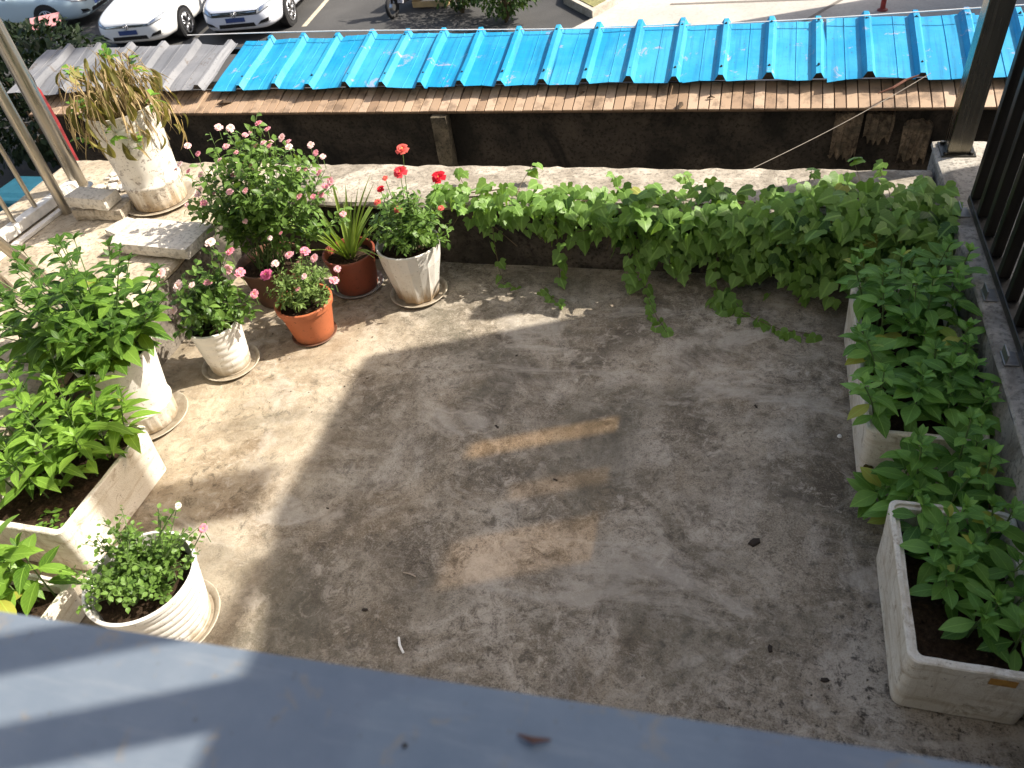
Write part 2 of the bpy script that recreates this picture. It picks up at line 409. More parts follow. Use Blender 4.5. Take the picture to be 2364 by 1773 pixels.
# ------------------------------------------------------------------ setting
random.seed(7)
GZ = -2.6
def ground():
    t = NT("asphalt_yard"); p = t.co(); f = t.noise(p, 30, 5, 0.7); n = t.noise(p, 0.7, 5)
    c = t.ramp(n, [(0.3, (0.030, 0.029, 0.028)), (0.7, (0.062, 0.060, 0.058))])
    c = t.mix(t.ramp(f, [(0.5, 0.0), (0.75, 0.4)]), c, (0.12, 0.115, 0.11)); t.color(c); t.set(rough=0.9); t.bump(f, 0.3, 0.01)
    b = MB(); b.add([(-150, -60, GZ), (150, -60, GZ), (150, 240, GZ), (-150, 240, GZ)], [(0, 1, 2, 3)])
    tag(b.build("ground", t.m), kind="structure")
    t = NT("pale_road_concrete"); p = t.co(); f = t.noise(p, 18, 6, 0.7); n = t.noise(p, 0.6, 6)
    c = t.ramp(n, [(0.3, (0.36, 0.33, 0.29)), (0.7, (0.52, 0.48, 0.43))])
    c = t.mix(t.ramp(f, [(0.35, 0.4), (0.55, 0.0)]), c, (0.22, 0.2, 0.18)); t.color(c); t.set(rough=0.9)
    b = MB(); zz = GZ + 0.02
    b.add([(-4.6, 13.0, zz), (60, 9.0, zz), (60, 60, zz), (-1.9, 60, zz), (-2.1, 18, zz), (-3.0, 15.9, zz)], [(0, 1, 2, 3, 4, 5)])
    road = tag(b.build("road", t.m), kind="structure")
    b = MB()
    for (x0, y0, x1, y1, w) in ((-1.5, 16.6, 14, 16.3, 0.05), (-1.3, 17.35, 14, 17.0, 0.05), (0.9, 15.2, 1.7, 16.5, 0.04)):
        d = V((x1-x0, y1-y0, 0)).normalized(); s_ = V((-d.y, d.x, 0))*w; z_ = zz + 0.004
        b.add([V((x0, y0, z_))-s_, V((x1, y1, z_))-s_, V((x1, y1, z_))+s_, V((x0, y0, z_))+s_], [(0, 1, 2, 3)])
    b.build("expansion_joint", plain("dark_joint", (0.16, 0.14, 0.12), 0.9), road)
    # parking bay lines
    b = MB(); z_ = GZ + 0.004
    for (xa, ya) in ((-11.95, 15.62), (-9.47, 16.2), (-14.6, 15.3)):
        d = V((-0.148, 1.0, 0)).normalized(); s_ = V((d.y, -d.x, 0))*0.06; a = V((xa, ya, z_)); e = a + d*4.6
        b.add([a-s_, a+s_, e+s_, e-s_], [(0, 1, 2, 3)])
    tag(b.build("parking_lines", plain("worn_line_paint", (0.42, 0.37, 0.28), 0.8, 0, 0.3)), kind="structure")
ground()

def rough_box(lo, hi, step, amp, seed=0, edge=0.012):
    """box with a gridded, slightly uneven surface and worn edges"""
    b = MB(); lo = V(lo); hi = V(hi); b0 = []
    dims = hi - lo; n = [max(2, int(round(dims[i]/step))) for i in range(3)]
    idx = {}
    def vert(i, j, k):
        key = (i, j, k)
        if key not in idx:
            p = V((lo.x+dims.x*i/n[0], lo.y+dims.y*j/n[1], lo.z+dims.z*k/n[2]))
            ex = [(i in (0, n[0])), (j in (0, n[1])), (k in (0, n[2]))]
            q = p.copy(); nz = noise.noise_vector(p*6 + V((seed, 0, 0)))*amp + noise.noise_vector(p*23 + V((0, seed, 0)))*amp*0.5
            if sum(ex) >= 2:
                c = (lo+hi)/2; w = edge*(0.6+abs(noise.noise(p*9))*1.6)
                for a in range(3):
                    if ex[a]: q[a] += w*(0.5 if p[a] < c[a] else -0.5)*1.0
            q += nz
            idx[key] = len(b.v); b.v.append(q)
        return idx[key]
    for ax in range(3):
        u, w = [a for a in range(3) if a != ax]
        for side in (0, n[ax]):
            for i in range(n[u]):
                for j in range(n[w]):
                    def g(a, c):
                        t_ = [0, 0, 0]; t_[ax] = side; t_[u] = a; t_[w] = c; return vert(*t_)
                    f = (g(i, j), g(i+1, j), g(i+1, j+1), g(i, j+1))
                    flip = (side == 0) ^ (ax == 1)
                    b.f.append(f[::-1] if flip else f); b.mi.append(0)
    return b

fl = MB(); NX, NY = 60, 56
for j in range(NY+1):
    for i in range(NX+1):
        x = -2.9 + 3.95*i/NX; y = 0.12 + 3.52*j/NY
        fl.v.append(V((x, y, noise.noise(V((x*2, y*2, 0)))*0.004)))
for j in range(NY):
    for i in range(NX):
        a = j*(NX+1)+i; fl.f.append((a, a+1, a+NX+2, a+NX+1)); fl.mi.append(0)
tag(fl.build("terrace_floor", FLOOR, smooth=True), kind="structure")
b = MB(); b.box((-4.45, 0.12, GZ), (1.42, 4.04, -0.03)); tag(b.build("terrace_base", HOUSE), kind="structure")

# far parapet: pale cap over a face in darker concrete
pw = empty("parapet_wall", (-0.9, 3.82, 0), "low parapet wall with pale sunlit top and dark inner face", "wall")
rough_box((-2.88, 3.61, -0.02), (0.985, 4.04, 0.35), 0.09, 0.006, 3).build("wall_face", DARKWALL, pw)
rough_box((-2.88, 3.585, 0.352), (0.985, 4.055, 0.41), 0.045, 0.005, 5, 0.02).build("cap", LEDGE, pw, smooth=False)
lp = empty("raised_platform", (-3.6, 2, 0), "raised concrete platform carrying the steel railing and the leaning pot", "platform")
rough_box((-4.45, 0.13, -0.02), (-2.885, 4.055, 0.35), 0.11, 0.005, 9).build("side_face", mat_concrete("dark_platform_side", (0.10, 0.085, 0.07), (0.24, 0.21, 0.17), (0.03, 0.027, 0.022), 0.8, 3), lp)  # side in a darker concrete than the top
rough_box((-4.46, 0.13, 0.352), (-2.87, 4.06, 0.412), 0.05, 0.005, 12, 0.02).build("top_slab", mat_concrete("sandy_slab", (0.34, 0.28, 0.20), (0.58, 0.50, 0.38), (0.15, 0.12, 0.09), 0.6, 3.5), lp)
rc = empty("side_kerb", (1.2, 2, 0), "grey concrete kerb under the dark railing beside the planters", "kerb")
CURB = mat_concrete("grey_kerb", (0.20, 0.185, 0.165), (0.36, 0.34, 0.30), (0.06, 0.055, 0.045), 0.7, 3.5)
CURBL = mat_concrete("pale_kerb_top", (0.25, 0.23, 0.20), (0.42, 0.39, 0.34), (0.09, 0.08, 0.065), 0.6, 3.5)
rough_box((0.99, 0.13, -0.02), (1.42, 4.22, 0.44), 0.09, 0.006, 21).build("side_face", CURB, rc)
rough_box((0.985, 0.13, 0.442), (1.43, 4.24, 0.475), 0.05, 0.003, 22, 0.012).build("top_slab", CURBL, rc)

# ------------------------------------------------------------------ house with the window the view is taken from
SILL = NT("blue_grey_sill_paint"); p = SILL.co(); n = SILL.noise(p, 9, 6, 0.7); d = SILL.noise(p, 70, 4, 0.7)
cc = SILL.ramp(n, [(0.3, (0.125, 0.155, 0.192)), (0.7, (0.17, 0.198, 0.232))])
cc = SILL.mix(SILL.ramp(d, [(0.64, 0.0), (0.72, 0.7)]), cc, (0.10, 0.09, 0.08)); cc = SILL.mix(SILL.ramp(SILL.noise(SILL.co(scale=(3, 26, 1)), 3.0, 5, 0.7), [(0.52, 0.0), (0.66, 0.16)]), cc, (0.33, 0.34, 0.34)); cc = SILL.mix(SILL.ramp(SILL.noise(p, 28, 5, 0.7, 0.6), [(0.58, 0.0), (0.66, 0.5)]), cc, (0.24, 0.20, 0.15)); SILL.color(cc); SILL.set(rough=0.38, spec=0.5); SILL.bump(n, 0.1, 0.01)
hs = empty("house_wall", (0, 0, GZ), "house wall with the window the terrace is seen from", "house")
b = MB(); b.box((-9, -0.35, GZ), (6.5, 0.12, 1.80)); b.box((-9, -0.35, 3.5), (6.5, 0.12, 9.0)); b.box((-9, -0.35, 1.802), (-2.2, 0.12, 3.498)); b.box((2.2, -0.35, 1.802), (6.5, 0.12, 3.498))
b.build("wall", HOUSE, hs)
b = MB(); b.box((-2.3, -0.40, 1.84), (2.3, 0.277, 1.90), 0.012, Matrix.Rotation(R(1.9), 3, 'Z'), (0, 0.277, 1.9)); b.build("window_sill", SILL.m, hs, smooth=True, angle=40)
FRAME = plain("window_frame_paint", (0.25, 0.27, 0.3), 0.4)
def glass_tint(name, c, gloss=0.06):
    t = NT(name); tr = t.new("ShaderNodeBsdfTransparent"); tr.inputs[0].default_value = (*c, 1)
    gl = t.new("ShaderNodeBsdfGlossy"); gl.inputs['Roughness'].default_value = 0.02
    mx = t.new("ShaderNodeMixShader"); mx.inputs[0].default_value = gloss
    t.L(tr.outputs[0], mx.inputs[1]); t.L(gl.outputs[0], mx.inputs[2]); t.L(mx.outputs[0], t.out.inputs[0])
    return t.m
# casement and bars added out of view to band the sill with shade
XC = 0.85
b = MB()
for z0, z1 in ((1.92, 1.99), (3.00, 3.07)): b.box((XC-.025, 0.16, z0), (XC+.025, 0.92, z1))
for y0, y1 in ((0.16, 0.23), (0.85, 0.92)): b.box((XC-.023, y0, 1.99), (XC+.023, y1, 3.00))
b.box((XC-.021, 0.23, 2.60), (XC+.021, 0.85, 2.67))
for yb_ in (0.60, 0.70): b.box((0.535, yb_-.018, 1.9), (0.565, yb_+.018, 3.1))
b.box((0.537, 0.16, 3.07), (0.563, 0.72, 3.098))
b.build("added_casement_frame", FRAME, hs)
b = MB(); b.box((XC-.004, 0.232, 1.992), (XC+.004, 0.848, 2.598)); b.box((XC-.004, 0.232, 2.672), (XC+.004, 0.848, 2.998)); b.build("added_casement_glass", glass_tint("added_casement_tint", (0.22, 0.24, 0.25)), hs)

# ------------------------------------------------------------------ unseen buildings to the right, shaped to cast the terrace and yard shade
EX = 3.0
KY, KZ = SUN.y/SUN.x, SUN.z/SUN.x                       # rise of the sun's rays per metre towards +X
ZR = (EX + 1.778)*KZ                                     # height of the screen's top
YN = 2.743 + KY*(EX + 1.741)                             # its far corner
nb = empty("unseen_neighbour_house", (7.0, 2.5, GZ), "unseen neighbouring house with a made-up screen shaping shade and light patches", "house")
b = MB(); b.box((EX, 0.7, GZ), (8, YN, 2.6)); b.build("wall", HOUSE, nb)
# made-up screen: tinted openings stand in for reflected light patches on the floor (x0, x1, y at x1 low, high)
ops = []
for (xa, xb, ya, yb_) in ((-1.06, -0.37, 2.39, 2.49), (-0.82, -0.36, 2.09, 2.19), (-0.99, -0.40, 1.68, 1.92), (-1.62, -1.15, 1.70, 1.98)):
    ops.append((ya + KY*(EX-xb), yb_ + KY*(EX-xb), (EX-xb)*KZ, (EX-xa)*KZ))
YK = 1.68 + KY*(EX + 1.778)                              # from here on the screen's top falls towards the house
def screen_top(y): return ZR if y >= YK else ZR - (YK-y)*0.335
ys = sorted({0.7, YK, YN, *[o[0] for o in ops], *[o[1] for o in ops]})
b = MB()
for ya, yb_ in zip(ys, ys[1:]):
    yc = (ya+yb_)/2; z_ = 2.602; here = sorted([o for o in ops if o[0] < yc < o[1]], key=lambda o: o[2])
    for o in here:
        if o[2] > z_: b.box((EX, ya, z_), (EX+.02, yb_, o[2]))
        z_ = o[3]
    ta, tb_ = screen_top(ya), screen_top(yb_)
    b.add([(EX, ya, z_), (EX+.02, ya, z_), (EX+.02, yb_, z_), (EX, yb_, z_), (EX, ya, ta), (EX+.02, ya, ta), (EX+.02, yb_, tb_), (EX, yb_, tb_)], [(0,3,2,1),(4,5,6,7),(0,1,5,4),(1,2,6,5),(2,3,7,6),(3,0,4,7)])
b.build("shade_screen", HOUSE, nb)
for i, o in enumerate(ops):
    b = MB(); b.box((EX+.008, o[0], o[2]), (EX+.012, o[1], o[3])); b.build("added_pane", glass_tint("patch_light_pane_%d" % i, ((0.64, 0.53, 0.37), (0.40, 0.33, 0.23), (0.40, 0.33, 0.23), (0.20, 0.165, 0.115))[i]), nb)  # tinted to let through patches in place of reflected sunlight
PX = EX + 0.3
def wall_at(x, y): return (y + KY*(PX-x), (PX-x)*KZ)
y0_, zb_ = wall_at(-1.90, 1.66); y1_, _ = wall_at(-1.90, 1.96); _, zt_ = wall_at(-2.9, 0)
b = MB(); b.box((PX, y0_, zb_), (PX+.02, y1_, zt_)); b.build("shade_panel", glass_tint("shade_panel_tint", (0.34, 0.29, 0.24)), nb)  # added only to cast a soft shadow on the floor
b = MB()
for y_ in (y0_+.03, y1_-.03): b.tube([(PX+.01, y_, 2.6), (PX+.01, y_, zb_+.02)], 0.006)
b.build("shade_panel_leg", FRAME, nb)  # legs of the added shadow-casting panel
y2_, z2_ = wall_at(-1.665, 1.50); _, z3_ = wall_at(-1.75, 0)
b = MB(); b.box((PX, 1.2, z2_), (PX+.02, y2_, z3_)); b.box((PX, 1.2, 2.6), (PX+.02, 1.24, z2_)); b.build("shade_rail", glass_tint("shade_rail_tint", (0.35, 0.3, 0.25)), nb)  # added rail for a second soft floor shadow
nf = empty("shade_block", (8, 13, GZ), "unseen tall block added at right to shade the yard", "shade blocker")
b = MB(); b.box((4.9, 10.4, GZ), (6.2, 17.6, 16.5)); b.build("wall", HOUSE, nf)  # stands outside the view, added to shade the yard at left
GLASSD = plain("dark_window_glass", (0.03, 0.035, 0.04), 0.1, 0, 0.1, 3, 0.6)
for k in range(5):
    for j in range(3):
        b = MB(); b.box((4.86, 10.9+j*2.1, -1.4+k*3.1), (4.91, 12.1+j*2.1, 0.1+k*3.1)); w_ = b.build("window", FRAME, nf)
        b = MB(); b.box((4.85, 10.96+j*2.1, -1.34+k*3.1), (4.87, 12.04+j*2.1, 0.04+k*3.1)); b.build("added_pane", GLASSD, w_)

# ------------------------------------------------------------------ boundary wall with tile coping
bw = empty("boundary_wall", (-2, 4.95, GZ), "boundary wall with sloping brown tile coping and black mould stains", "wall")
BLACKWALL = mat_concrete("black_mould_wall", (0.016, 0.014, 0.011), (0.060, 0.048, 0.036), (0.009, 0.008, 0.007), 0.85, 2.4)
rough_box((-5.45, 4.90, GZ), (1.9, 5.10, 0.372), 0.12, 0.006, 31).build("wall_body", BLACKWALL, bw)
b = MB(); b.add([(-5.5, 4.845, 0.372), (1.95, 4.845, 0.372), (1.95, 5.12, 0.372), (-5.5, 5.12, 0.372), (-5.5, 4.845, 0.384), (1.95, 4.845, 0.384), (1.95, 5.12, 0.454), (-5.5, 5.12, 0.454)],
      [(0,3,2,1),(4,5,6,7),(0,1,5,4),(1,2,6,5),(2,3,7,6),(3,0,4,7)])
b.build("mortar_bed", plain("brown_mortar", (0.12, 0.075, 0.045), 0.9, 0, 0.3, 30), bw)
tt = NT("tan_coping_tile"); oi = tt.new("ShaderNodeObjectInfo").outputs['Random']; p = tt.co()
c = tt.ramp(oi, [(0.0, (0.26, 0.17, 0.105)), (0.3, (0.40, 0.28, 0.185)), (0.65, (0.33, 0.225, 0.145)), (1.0, (0.46, 0.335, 0.235))])
c = tt.mix(tt.ramp(tt.noise(tt.wpos(), 7, 6, 0.7), [(0.50, 0.0), (0.62, 0.7)]), c, (0.12, 0.08, 0.05)); tt.color(c); tt.set(rough=0.55); tt.bump(tt.noise(p, 40, 4), 0.15, 0.004)
tb = MB(); tb.box((0.0035, -0.006, 0.0), (0.0635, 0.262, 0.011), 0.002); tile_me = tb.mesh("coping_tile", tt.m)
ang = math.atan2(0.07, 0.275)
nt_ = int(7.4/0.067)
for i in range(nt_):
    x = -5.48 + i*0.067
    Mx = Matrix.Translation((x, 4.846, 0.3845 + rnd(-.001, .0015))) @ Matrix.Rotation(ang + R(rnd(-.5, .5)), 4, 'X') @ Matrix.Rotation(R(rnd(-.6, .6)), 4, 'Z')
    put("tile", tile_me, bw, Mx)
rough_box((-2.05, 4.80, -1.2), (-1.93, 4.898, 0.365), 0.05, 0.006, 41).build("pier", mat_concrete("pale_damp_pier", (0.06, 0.05, 0.034), (0.17, 0.14, 0.095), (0.03, 0.025, 0.02), 0.7, 6), bw)
for i, (x0, x1, z0, z1) in enumerate(((0.56, 0.72, 0.0, 0.362), (0.74, 0.90, 0.12, 0.355), (0.96, 1.12, 0.0, 0.31))):
    b = MB(); nn = 14; rng = random.Random(60+i); base = len(b.v)
    for k in range(nn+1):
        x = x0 + (x1-x0)*k/nn; zt = z1 - .015*rng.random() - .05*abs(k/nn-.5)*(i == 2); zb = z0 + .11*abs(noise.noise(V((x*26, i, 0)))) + .05*rng.random()
        for (y_, z_) in ((4.897, zb), (4.872-.012*rng.random(), zb+.012), (4.868-.016*rng.random(), (zb+zt)/2), (4.874-.012*rng.random(), zt-.01), (4.897, zt)): b.v.append(V((x+.008*rng.random(), y_, z_)))
    for k in range(nn):
        for q in range(4): b.f.append((k*5+q, (k+1)*5+q, (k+1)*5+q+1, k*5+q+1)); b.mi.append(0)
    b.build("plaster_flake", PLASTER, bw)

# ------------------------------------------------------------------ sheet roofs
def sheet(x0, nrib, pitch, yf, yb, z0, slope, prof, seed, sag=0.012):
    """ribbed steel sheet: trapezoid ribs run up the slope"""
    b = MB(); rng = random.Random(seed); xs = []
    for r_ in range(nrib):
        for (u, h) in prof: xs.append((x0 + (r_+u)*pitch, h))
    xs.append((x0 + nrib*pitch, prof[0][1]))
    nyy = 8
    for j in range(nyy+1):
        t = j/nyy
        for (x, h) in xs:
            y = yf + (yb-yf)*t
            wob = noise.noise(V((x*3.1, t*2, seed)))*sag
            edge = (noise.noise(V((x*5.3, seed*3.7, 1)))*0.028) if j == 0 else (noise.noise(V((x*5.3, seed*1.7, 9)))*0.014 if j == nyy else 0)
            hh = h*(1+0.15*noise.noise(V((x*4, 2.2, seed))))
            b.v.append(V((x, y+edge, z0 + slope*(y-yf) + hh + wob*(1.6 if j == 0 else 1))))
    n = len(xs)
    for j in range(nyy):
        for i in range(n-1):
            b.f.append((j*n+i, j*n+i+1, (j+1)*n+i+1, (j+1)*n+i)); b.mi.append(0)
    return b, xs
BLUE = mat_roof("blue_roof_paint", (0.007, 0.262, 0.51), (0.05, 0.35, 0.55), (0.34, 0.32, 0.42))
GREY = mat_roof("grey_galvanised", (0.17, 0.175, 0.19), (0.25, 0.25, 0.26), (0.11, 0.09, 0.075))
PROF = [(0.0, 0.0), (0.36, 0.0), (0.365, 0.004), (0.375, 0.004), (0.38, 0.0), (0.68, 0.0), (0.76, 0.040), (0.86, 0.040), (0.94, 0.0)]
RS, RY0, RY1, RZ = 0.218, 5.005, 5.64, 0.497
br = empty("blue_roof", (-1.3, 5.3, 0.4), "bright blue ribbed steel shed roof behind the terrace", "roof")
k = 0; x = -3.84
while x < 1.9:
    n_ = 3
    sb, xs = sheet(x, n_, 0.29, RY0 + rnd(-.012, .012), RY1 + rnd(-.01, .01), RZ + 0.003*(k % 2), RS, PROF, k+1)
    so_ = sb.build("roof_sheet", BLUE, br)
    sm = so_.modifiers.new("thickness", 'SOLIDIFY'); sm.thickness = 0.0025; sm.offset = -1
    for r_ in range(n_):
        for (yy, dx) in ((RY0+.09, 0.81), (RY1-.07, 0.81)):
            b = MB(); px = x + (r_+dx)*0.29; pz = RZ + RS*(yy-RY0) + 0.041
            b.lathe([(0.009, 0), (0.009, 0.004), (0.004, 0.005), (0.004, 0.010), (0, 0.0105)], (px, yy, pz), 8); b.build("screw", DSTEEL, br)
    x += n_*0.29 - 0.002; k += 1
gr = empty("grey_roof", (-4.7, 5.3, 0.4), "grey corrugated roof sheets left of the blue roof", "roof")
for i, x in enumerate((-5.75, -4.815)):
    sb, xs = sheet(x, 3, 0.31, RY0 - .03 + rnd(-.01, .01), RY1 - 0.06, RZ + 0.012 - 0.004*i, RS, PROF, 31+i, 0.02)
    o = sb.build("roof_sheet", GREY, gr); sm = o.modifiers.new("thickness", 'SOLIDIFY'); sm.thickness = 0.0025; sm.offset = -1
b = MB()
for yy in (5.115, 5.56):
    z_ = RZ + RS*(yy-RY0); b.box((-5.6, yy-.02, z_-.05), (1.88, yy+.02, z_-.010))
b.build("purlin", DSTEEL, br)
for x in (-5.4, -3.0, -0.6, 1.7):
    b = MB(); b.tube([(x, 5.56, GZ), (x, 5.56, RZ+RS*.575-.052)], 0.03, 8); b.build("post", DSTEEL, br)

# cables
WHITEC = plain("white_cable", (0.7, 0.7, 0.7), 0.5)
b = MB(); pts = []
for i in range(41):
    t = i/40; xx = -4.35 + 7.4*t; pts.append((xx, 5.62 - 0.06*t, 0.70 - 0.05*math.sin(math.pi*t) + 0.015*math.sin(9*t) + 0.03*t))
b.tube(pts, 0.0045, 5); tag(b.build("overhead_cable", WHITEC, origin=(-1, 5.6, 0.7)), "thin white cable strung along the back edge of the blue roof", "cable")
b = MB(); pts = [V((0.10, 4.02, 0.42)).lerp(V((1.05, 4.92, 0.56)), i/20) + V((0, 0, -0.02*math.sin(math.pi*i/20))) for i in range(21)]
b.tube(pts, 0.0019, 5); tag(b.build("slack_wire", plain("grey_wire", (0.24, 0.21, 0.17), 0.6), origin=(0.5, 4.4, 0.45)), "thin grey wire slanting from the parapet up to the tile coping", "wire")
b = MB(); b.tube([(0.78, 4.86, 0.47), (0.86, 4.89, 0.49), (0.93, 4.95, 0.51), (1.0, 4.97, 0.53)], [0.003, 0.008, 0.008, 0.004], 6); tag(b.build("rusty_bracket", plain("rusty_iron", (0.13, 0.05, 0.03), 0.8), origin=(0.9, 4.9, .48)), "rusty strip of metal lying on the tile coping at right", "metal strip")
for (x, y, z, l, r_), wh_ in zip(((-1.02, 4.99, 0.44, .06, .9), (-0.18, 4.93, 0.425, .05, .2), (-0.36, 4.86, 0.405, .11, 1.4), (-3.72, 4.93, 0.425, .12, .3)), ("small dead leaf high on the tile coping, second from left", "smallest dead leaf on the tile coping, rightmost of them", "long curled dead leaf hanging at the front edge of tile coping", "largest dead leaf on the tile coping below the roof's left end")):
    b = MB(); c_ = V((x, y, z)); d_ = V((math.cos(r_), math.sin(r_), 0))
    b.tube([c_-d_*l/2, c_+V((0, 0, .012)), c_+d_*l/2], [0.003, l*0.16, 0.002], 5)
    tag(b.build("dead_leaf", plain("dead_brown_leaf", (0.075, 0.05, 0.03), 0.9), origin=c_), wh_, "leaf", "dead leaves on the tile coping")

# ------------------------------------------------------------------ left stainless railing
lr = empty("steel_railing", (-4.1, 2.2, 0.41), "stainless steel railing on the raised platform at left", "railing")
def vtube(b, x, y, z0, z1, r, lean=(0, 0), seg=16): b.tube([(x, y, z0), (x+lean[0], y+lean[1], z1)], r, seg)
b = MB(); vtube(b, -4.06, 3.67, 0.41, 1.62, 0.047); b.lathe([(0.075, 0), (0.075, .008), (0.05, .016), (0.048, .03)], (-4.06, 3.67, 0.411), 24); b.build("post", STEEL, lr, True, angle=40)
b = MB(); vtube(b, -3.925, 3.36, 0.41, 1.62, 0.031); b.build("post", STEEL, lr, True, angle=40)
b = MB(); vtube(b, -3.49, 2.66, 0.41, 1.30, 0.027, (0.16, -0.42)); b.build("leaning_post", STEEL, lr, True, angle=40)
b = MB(); vtube(b, -3.66, 2.57, 0.41, 1.30, 0.022, (0.12, -0.30)); b.build("leaning_post", STEEL, lr, True, angle=40)
b = MB(); b.box((-4.10, 0.9, 0.425), (-4.03, 3.63, 0.485), 0.006, Matrix.Rotation(R(-2), 3, 'Z'), (-4.06, 3.6, .45)); b.build("bottom_beam", WHITEBEAM, lr)
b = MB(); b.box((-3.995, 0.9, 0.413), (-3.955, 3.4, 0.435), 0.004, Matrix.Rotation(R(-2), 3, 'Z'), (-3.97, 3.4, .42)); b.build("lower_strip", WHITEBEAM, lr)
for i, y in enumerate((3.46, 3.30, 3.12, 2.94, 2.76, 2.58, 2.40, 2.22)):
    b = MB(); vtube(b, -4.065 - (3.6-y)*0.035, y, 0.486, 1.60, 0.014, seg=12); b.build("bar", STEEL, lr, True, angle=40)
b = MB(); b.tube([(-4.06, 3.67, 1.62), (-4.13, 1.0, 1.62)], 0.035, 12); b.build("top_rail", STEEL, lr, True, angle=40)

# ------------------------------------------------------------------ right railing: stainless steel, its shade put into dark colours
rr = empty("shade_dark_railing", (1.07, 2.2, 0.475), "steel bar railing along the right kerb, coloured dark for shade", "railing")
b = MB(); b.box((1.035, 4.075, 0.478), (1.145, 4.185, 2.3), 0.006); b.build("post", mat_steel("shade_dark_post", (0.20, 0.185, 0.15), 0.22), rr)  # stainless post, shade put into its colour
b = MB(); b.box((1.01, 4.05, 0.472), (1.17, 4.21, 0.482), 0.003)
for dx in (-.06, .06):
    for dy in (-.06, .06): b.lathe([(0.011, 0), (0.011, .012), (0, .012)], (1.09+dx, 4.13+dy, 0.482), 6)
b.build("base_plate", DSTEEL, rr)
BRK = mat_steel("bracket_steel", (0.42, 0.41, 0.39), .4)
for y in (3.50, 2.86, 2.47, 1.85, 1.2):
    b = MB(); b.box((1.0, y-.04, 0.474), (1.05, y+.04, 0.482), 0.002); b.box((1.003, y-.035, 0.482), (1.009, y+.035, 0.518), 0.002); b.build("bracket", BRK, rr)
b = MB(); b.box((1.045, 0.3, 0.50), (1.095, 3.56, 0.535), 0.004); b.build("bottom_rail", DSTEEL, rr)
b = MB(); b.box((1.045, 0.3, 1.38), (1.095, 4.08, 1.42), 0.004); b.build("top_rail", DSTEEL, rr)
BARM = mat_steel("shade_dark_bar", (0.055, 0.05, 0.045), 0.4)  # stainless bars coloured dark in place of shade
y = 3.54; i = 0
while y > 0.5:
    b = MB(); b.box((1.05, y-.021, 0.536), (1.09, y+.021, 1.379), 0.004); b.build("bar", BARM, rr); y -= 0.155; i += 1

# ------------------------------------------------------------------ leaves
def leaf_mesh(name, mat, L, W, prof, droop=0.25, fold=0.18, wave=0.0, twist=0.0, seg=None):
    """ovate leaf: profile gives half width along the length, folded at the midrib, tip drooping"""
    n = len(prof); vs_ = []; fs = []; uvs = []
    for i, w in enumerate(prof):
        t = i/(n-1); y = L*t*(1-0.12*droop*t); z = -droop*L*t*t
        hw = W*0.5*w; tw = twist*t; dz = fold*hw + wave*W*math.sin(t*9+0.7)
        dz2 = fold*hw + wave*W*math.sin(t*8+2.2)
        vs_ += [(-hw*math.cos(tw), y, z+dz-hw*math.sin(tw)), (0, y, z), (hw*math.cos(tw), y, z+dz2+hw*math.sin(tw))]
        uvs += [(0.5-0.5*w, t), (0.5, t), (0.5+0.5*w, t)]
    for i in range(n-1):
        a = i*3; fs += [(a, a+1, a+4, a+3), (a+1, a+2, a+5, a+4)]
    me = bpy.data.meshes.new(name); me.from_pydata(vs_, [], fs); me.materials.append(mat)
    uvl = me.uv_layers.new(name="UVMap")
    for lp_ in me.loops: uvl.data[lp_.index].uv = uvs[lp_.vertex_index]
    me.polygons.foreach_set("use_smooth", [True]*len(fs)); me.update(); return me

def lobed_mesh(name, mat, S, out, cup=0.15):
    """lobed blade (vine leaf): outline half list [(x, y)] from base notch to tip; centre along the midrib"""
    vs_ = []; fs = []; uvs = []
    n = len(out)
    ys_ = [p[1] for p in out]
    def zz(x, y): return -cup*S*((x)**2*1.2 + max(0, y-0.1)**2*0.8) + 0.05*S*abs(x)
    for i, (x, y) in enumerate(out):
        my = max(0.0, min(1.0, i/(n-1)))
        for sx in (-1, 0, 1):
            if sx == 0: px, py = 0.0, max(0.0, my)
            else: px, py = sx*x, y
            vs_.append((px*S, py*S, zz(px, py)*1.0)); uvs.append((0.5+px*0.5, py))
    for i in range(n-1):
        a = i*3; fs += [(a, a+1, a+4, a+3), (a+1, a+2, a+5, a+4)]
    me = bpy.data.meshes.new(name); me.from_pydata(vs_, [], fs); me.materials.append(mat)
    uvl = me.uv_layers.new(name="UVMap")
    for lp_ in me.loops: uvl.data[lp_.index].uv = uvs[lp_.vertex_index]
    me.polygons.foreach_set("use_smooth", [True]*len(fs)); me.update(); return me

OV = [0.05, 0.55, 0.9, 1.0, 0.86, 0.5, 0.02]
LAN = [0.06, 0.4, 0.8, 1.0, 0.85, 0.48, 0.02]
OBO = [0.05, 0.35, 0.65, 0.92, 1.0, 0.7, 0.06]
RND = [0.2, 0.8, 1.0, 0.9, 0.5, 0.03]

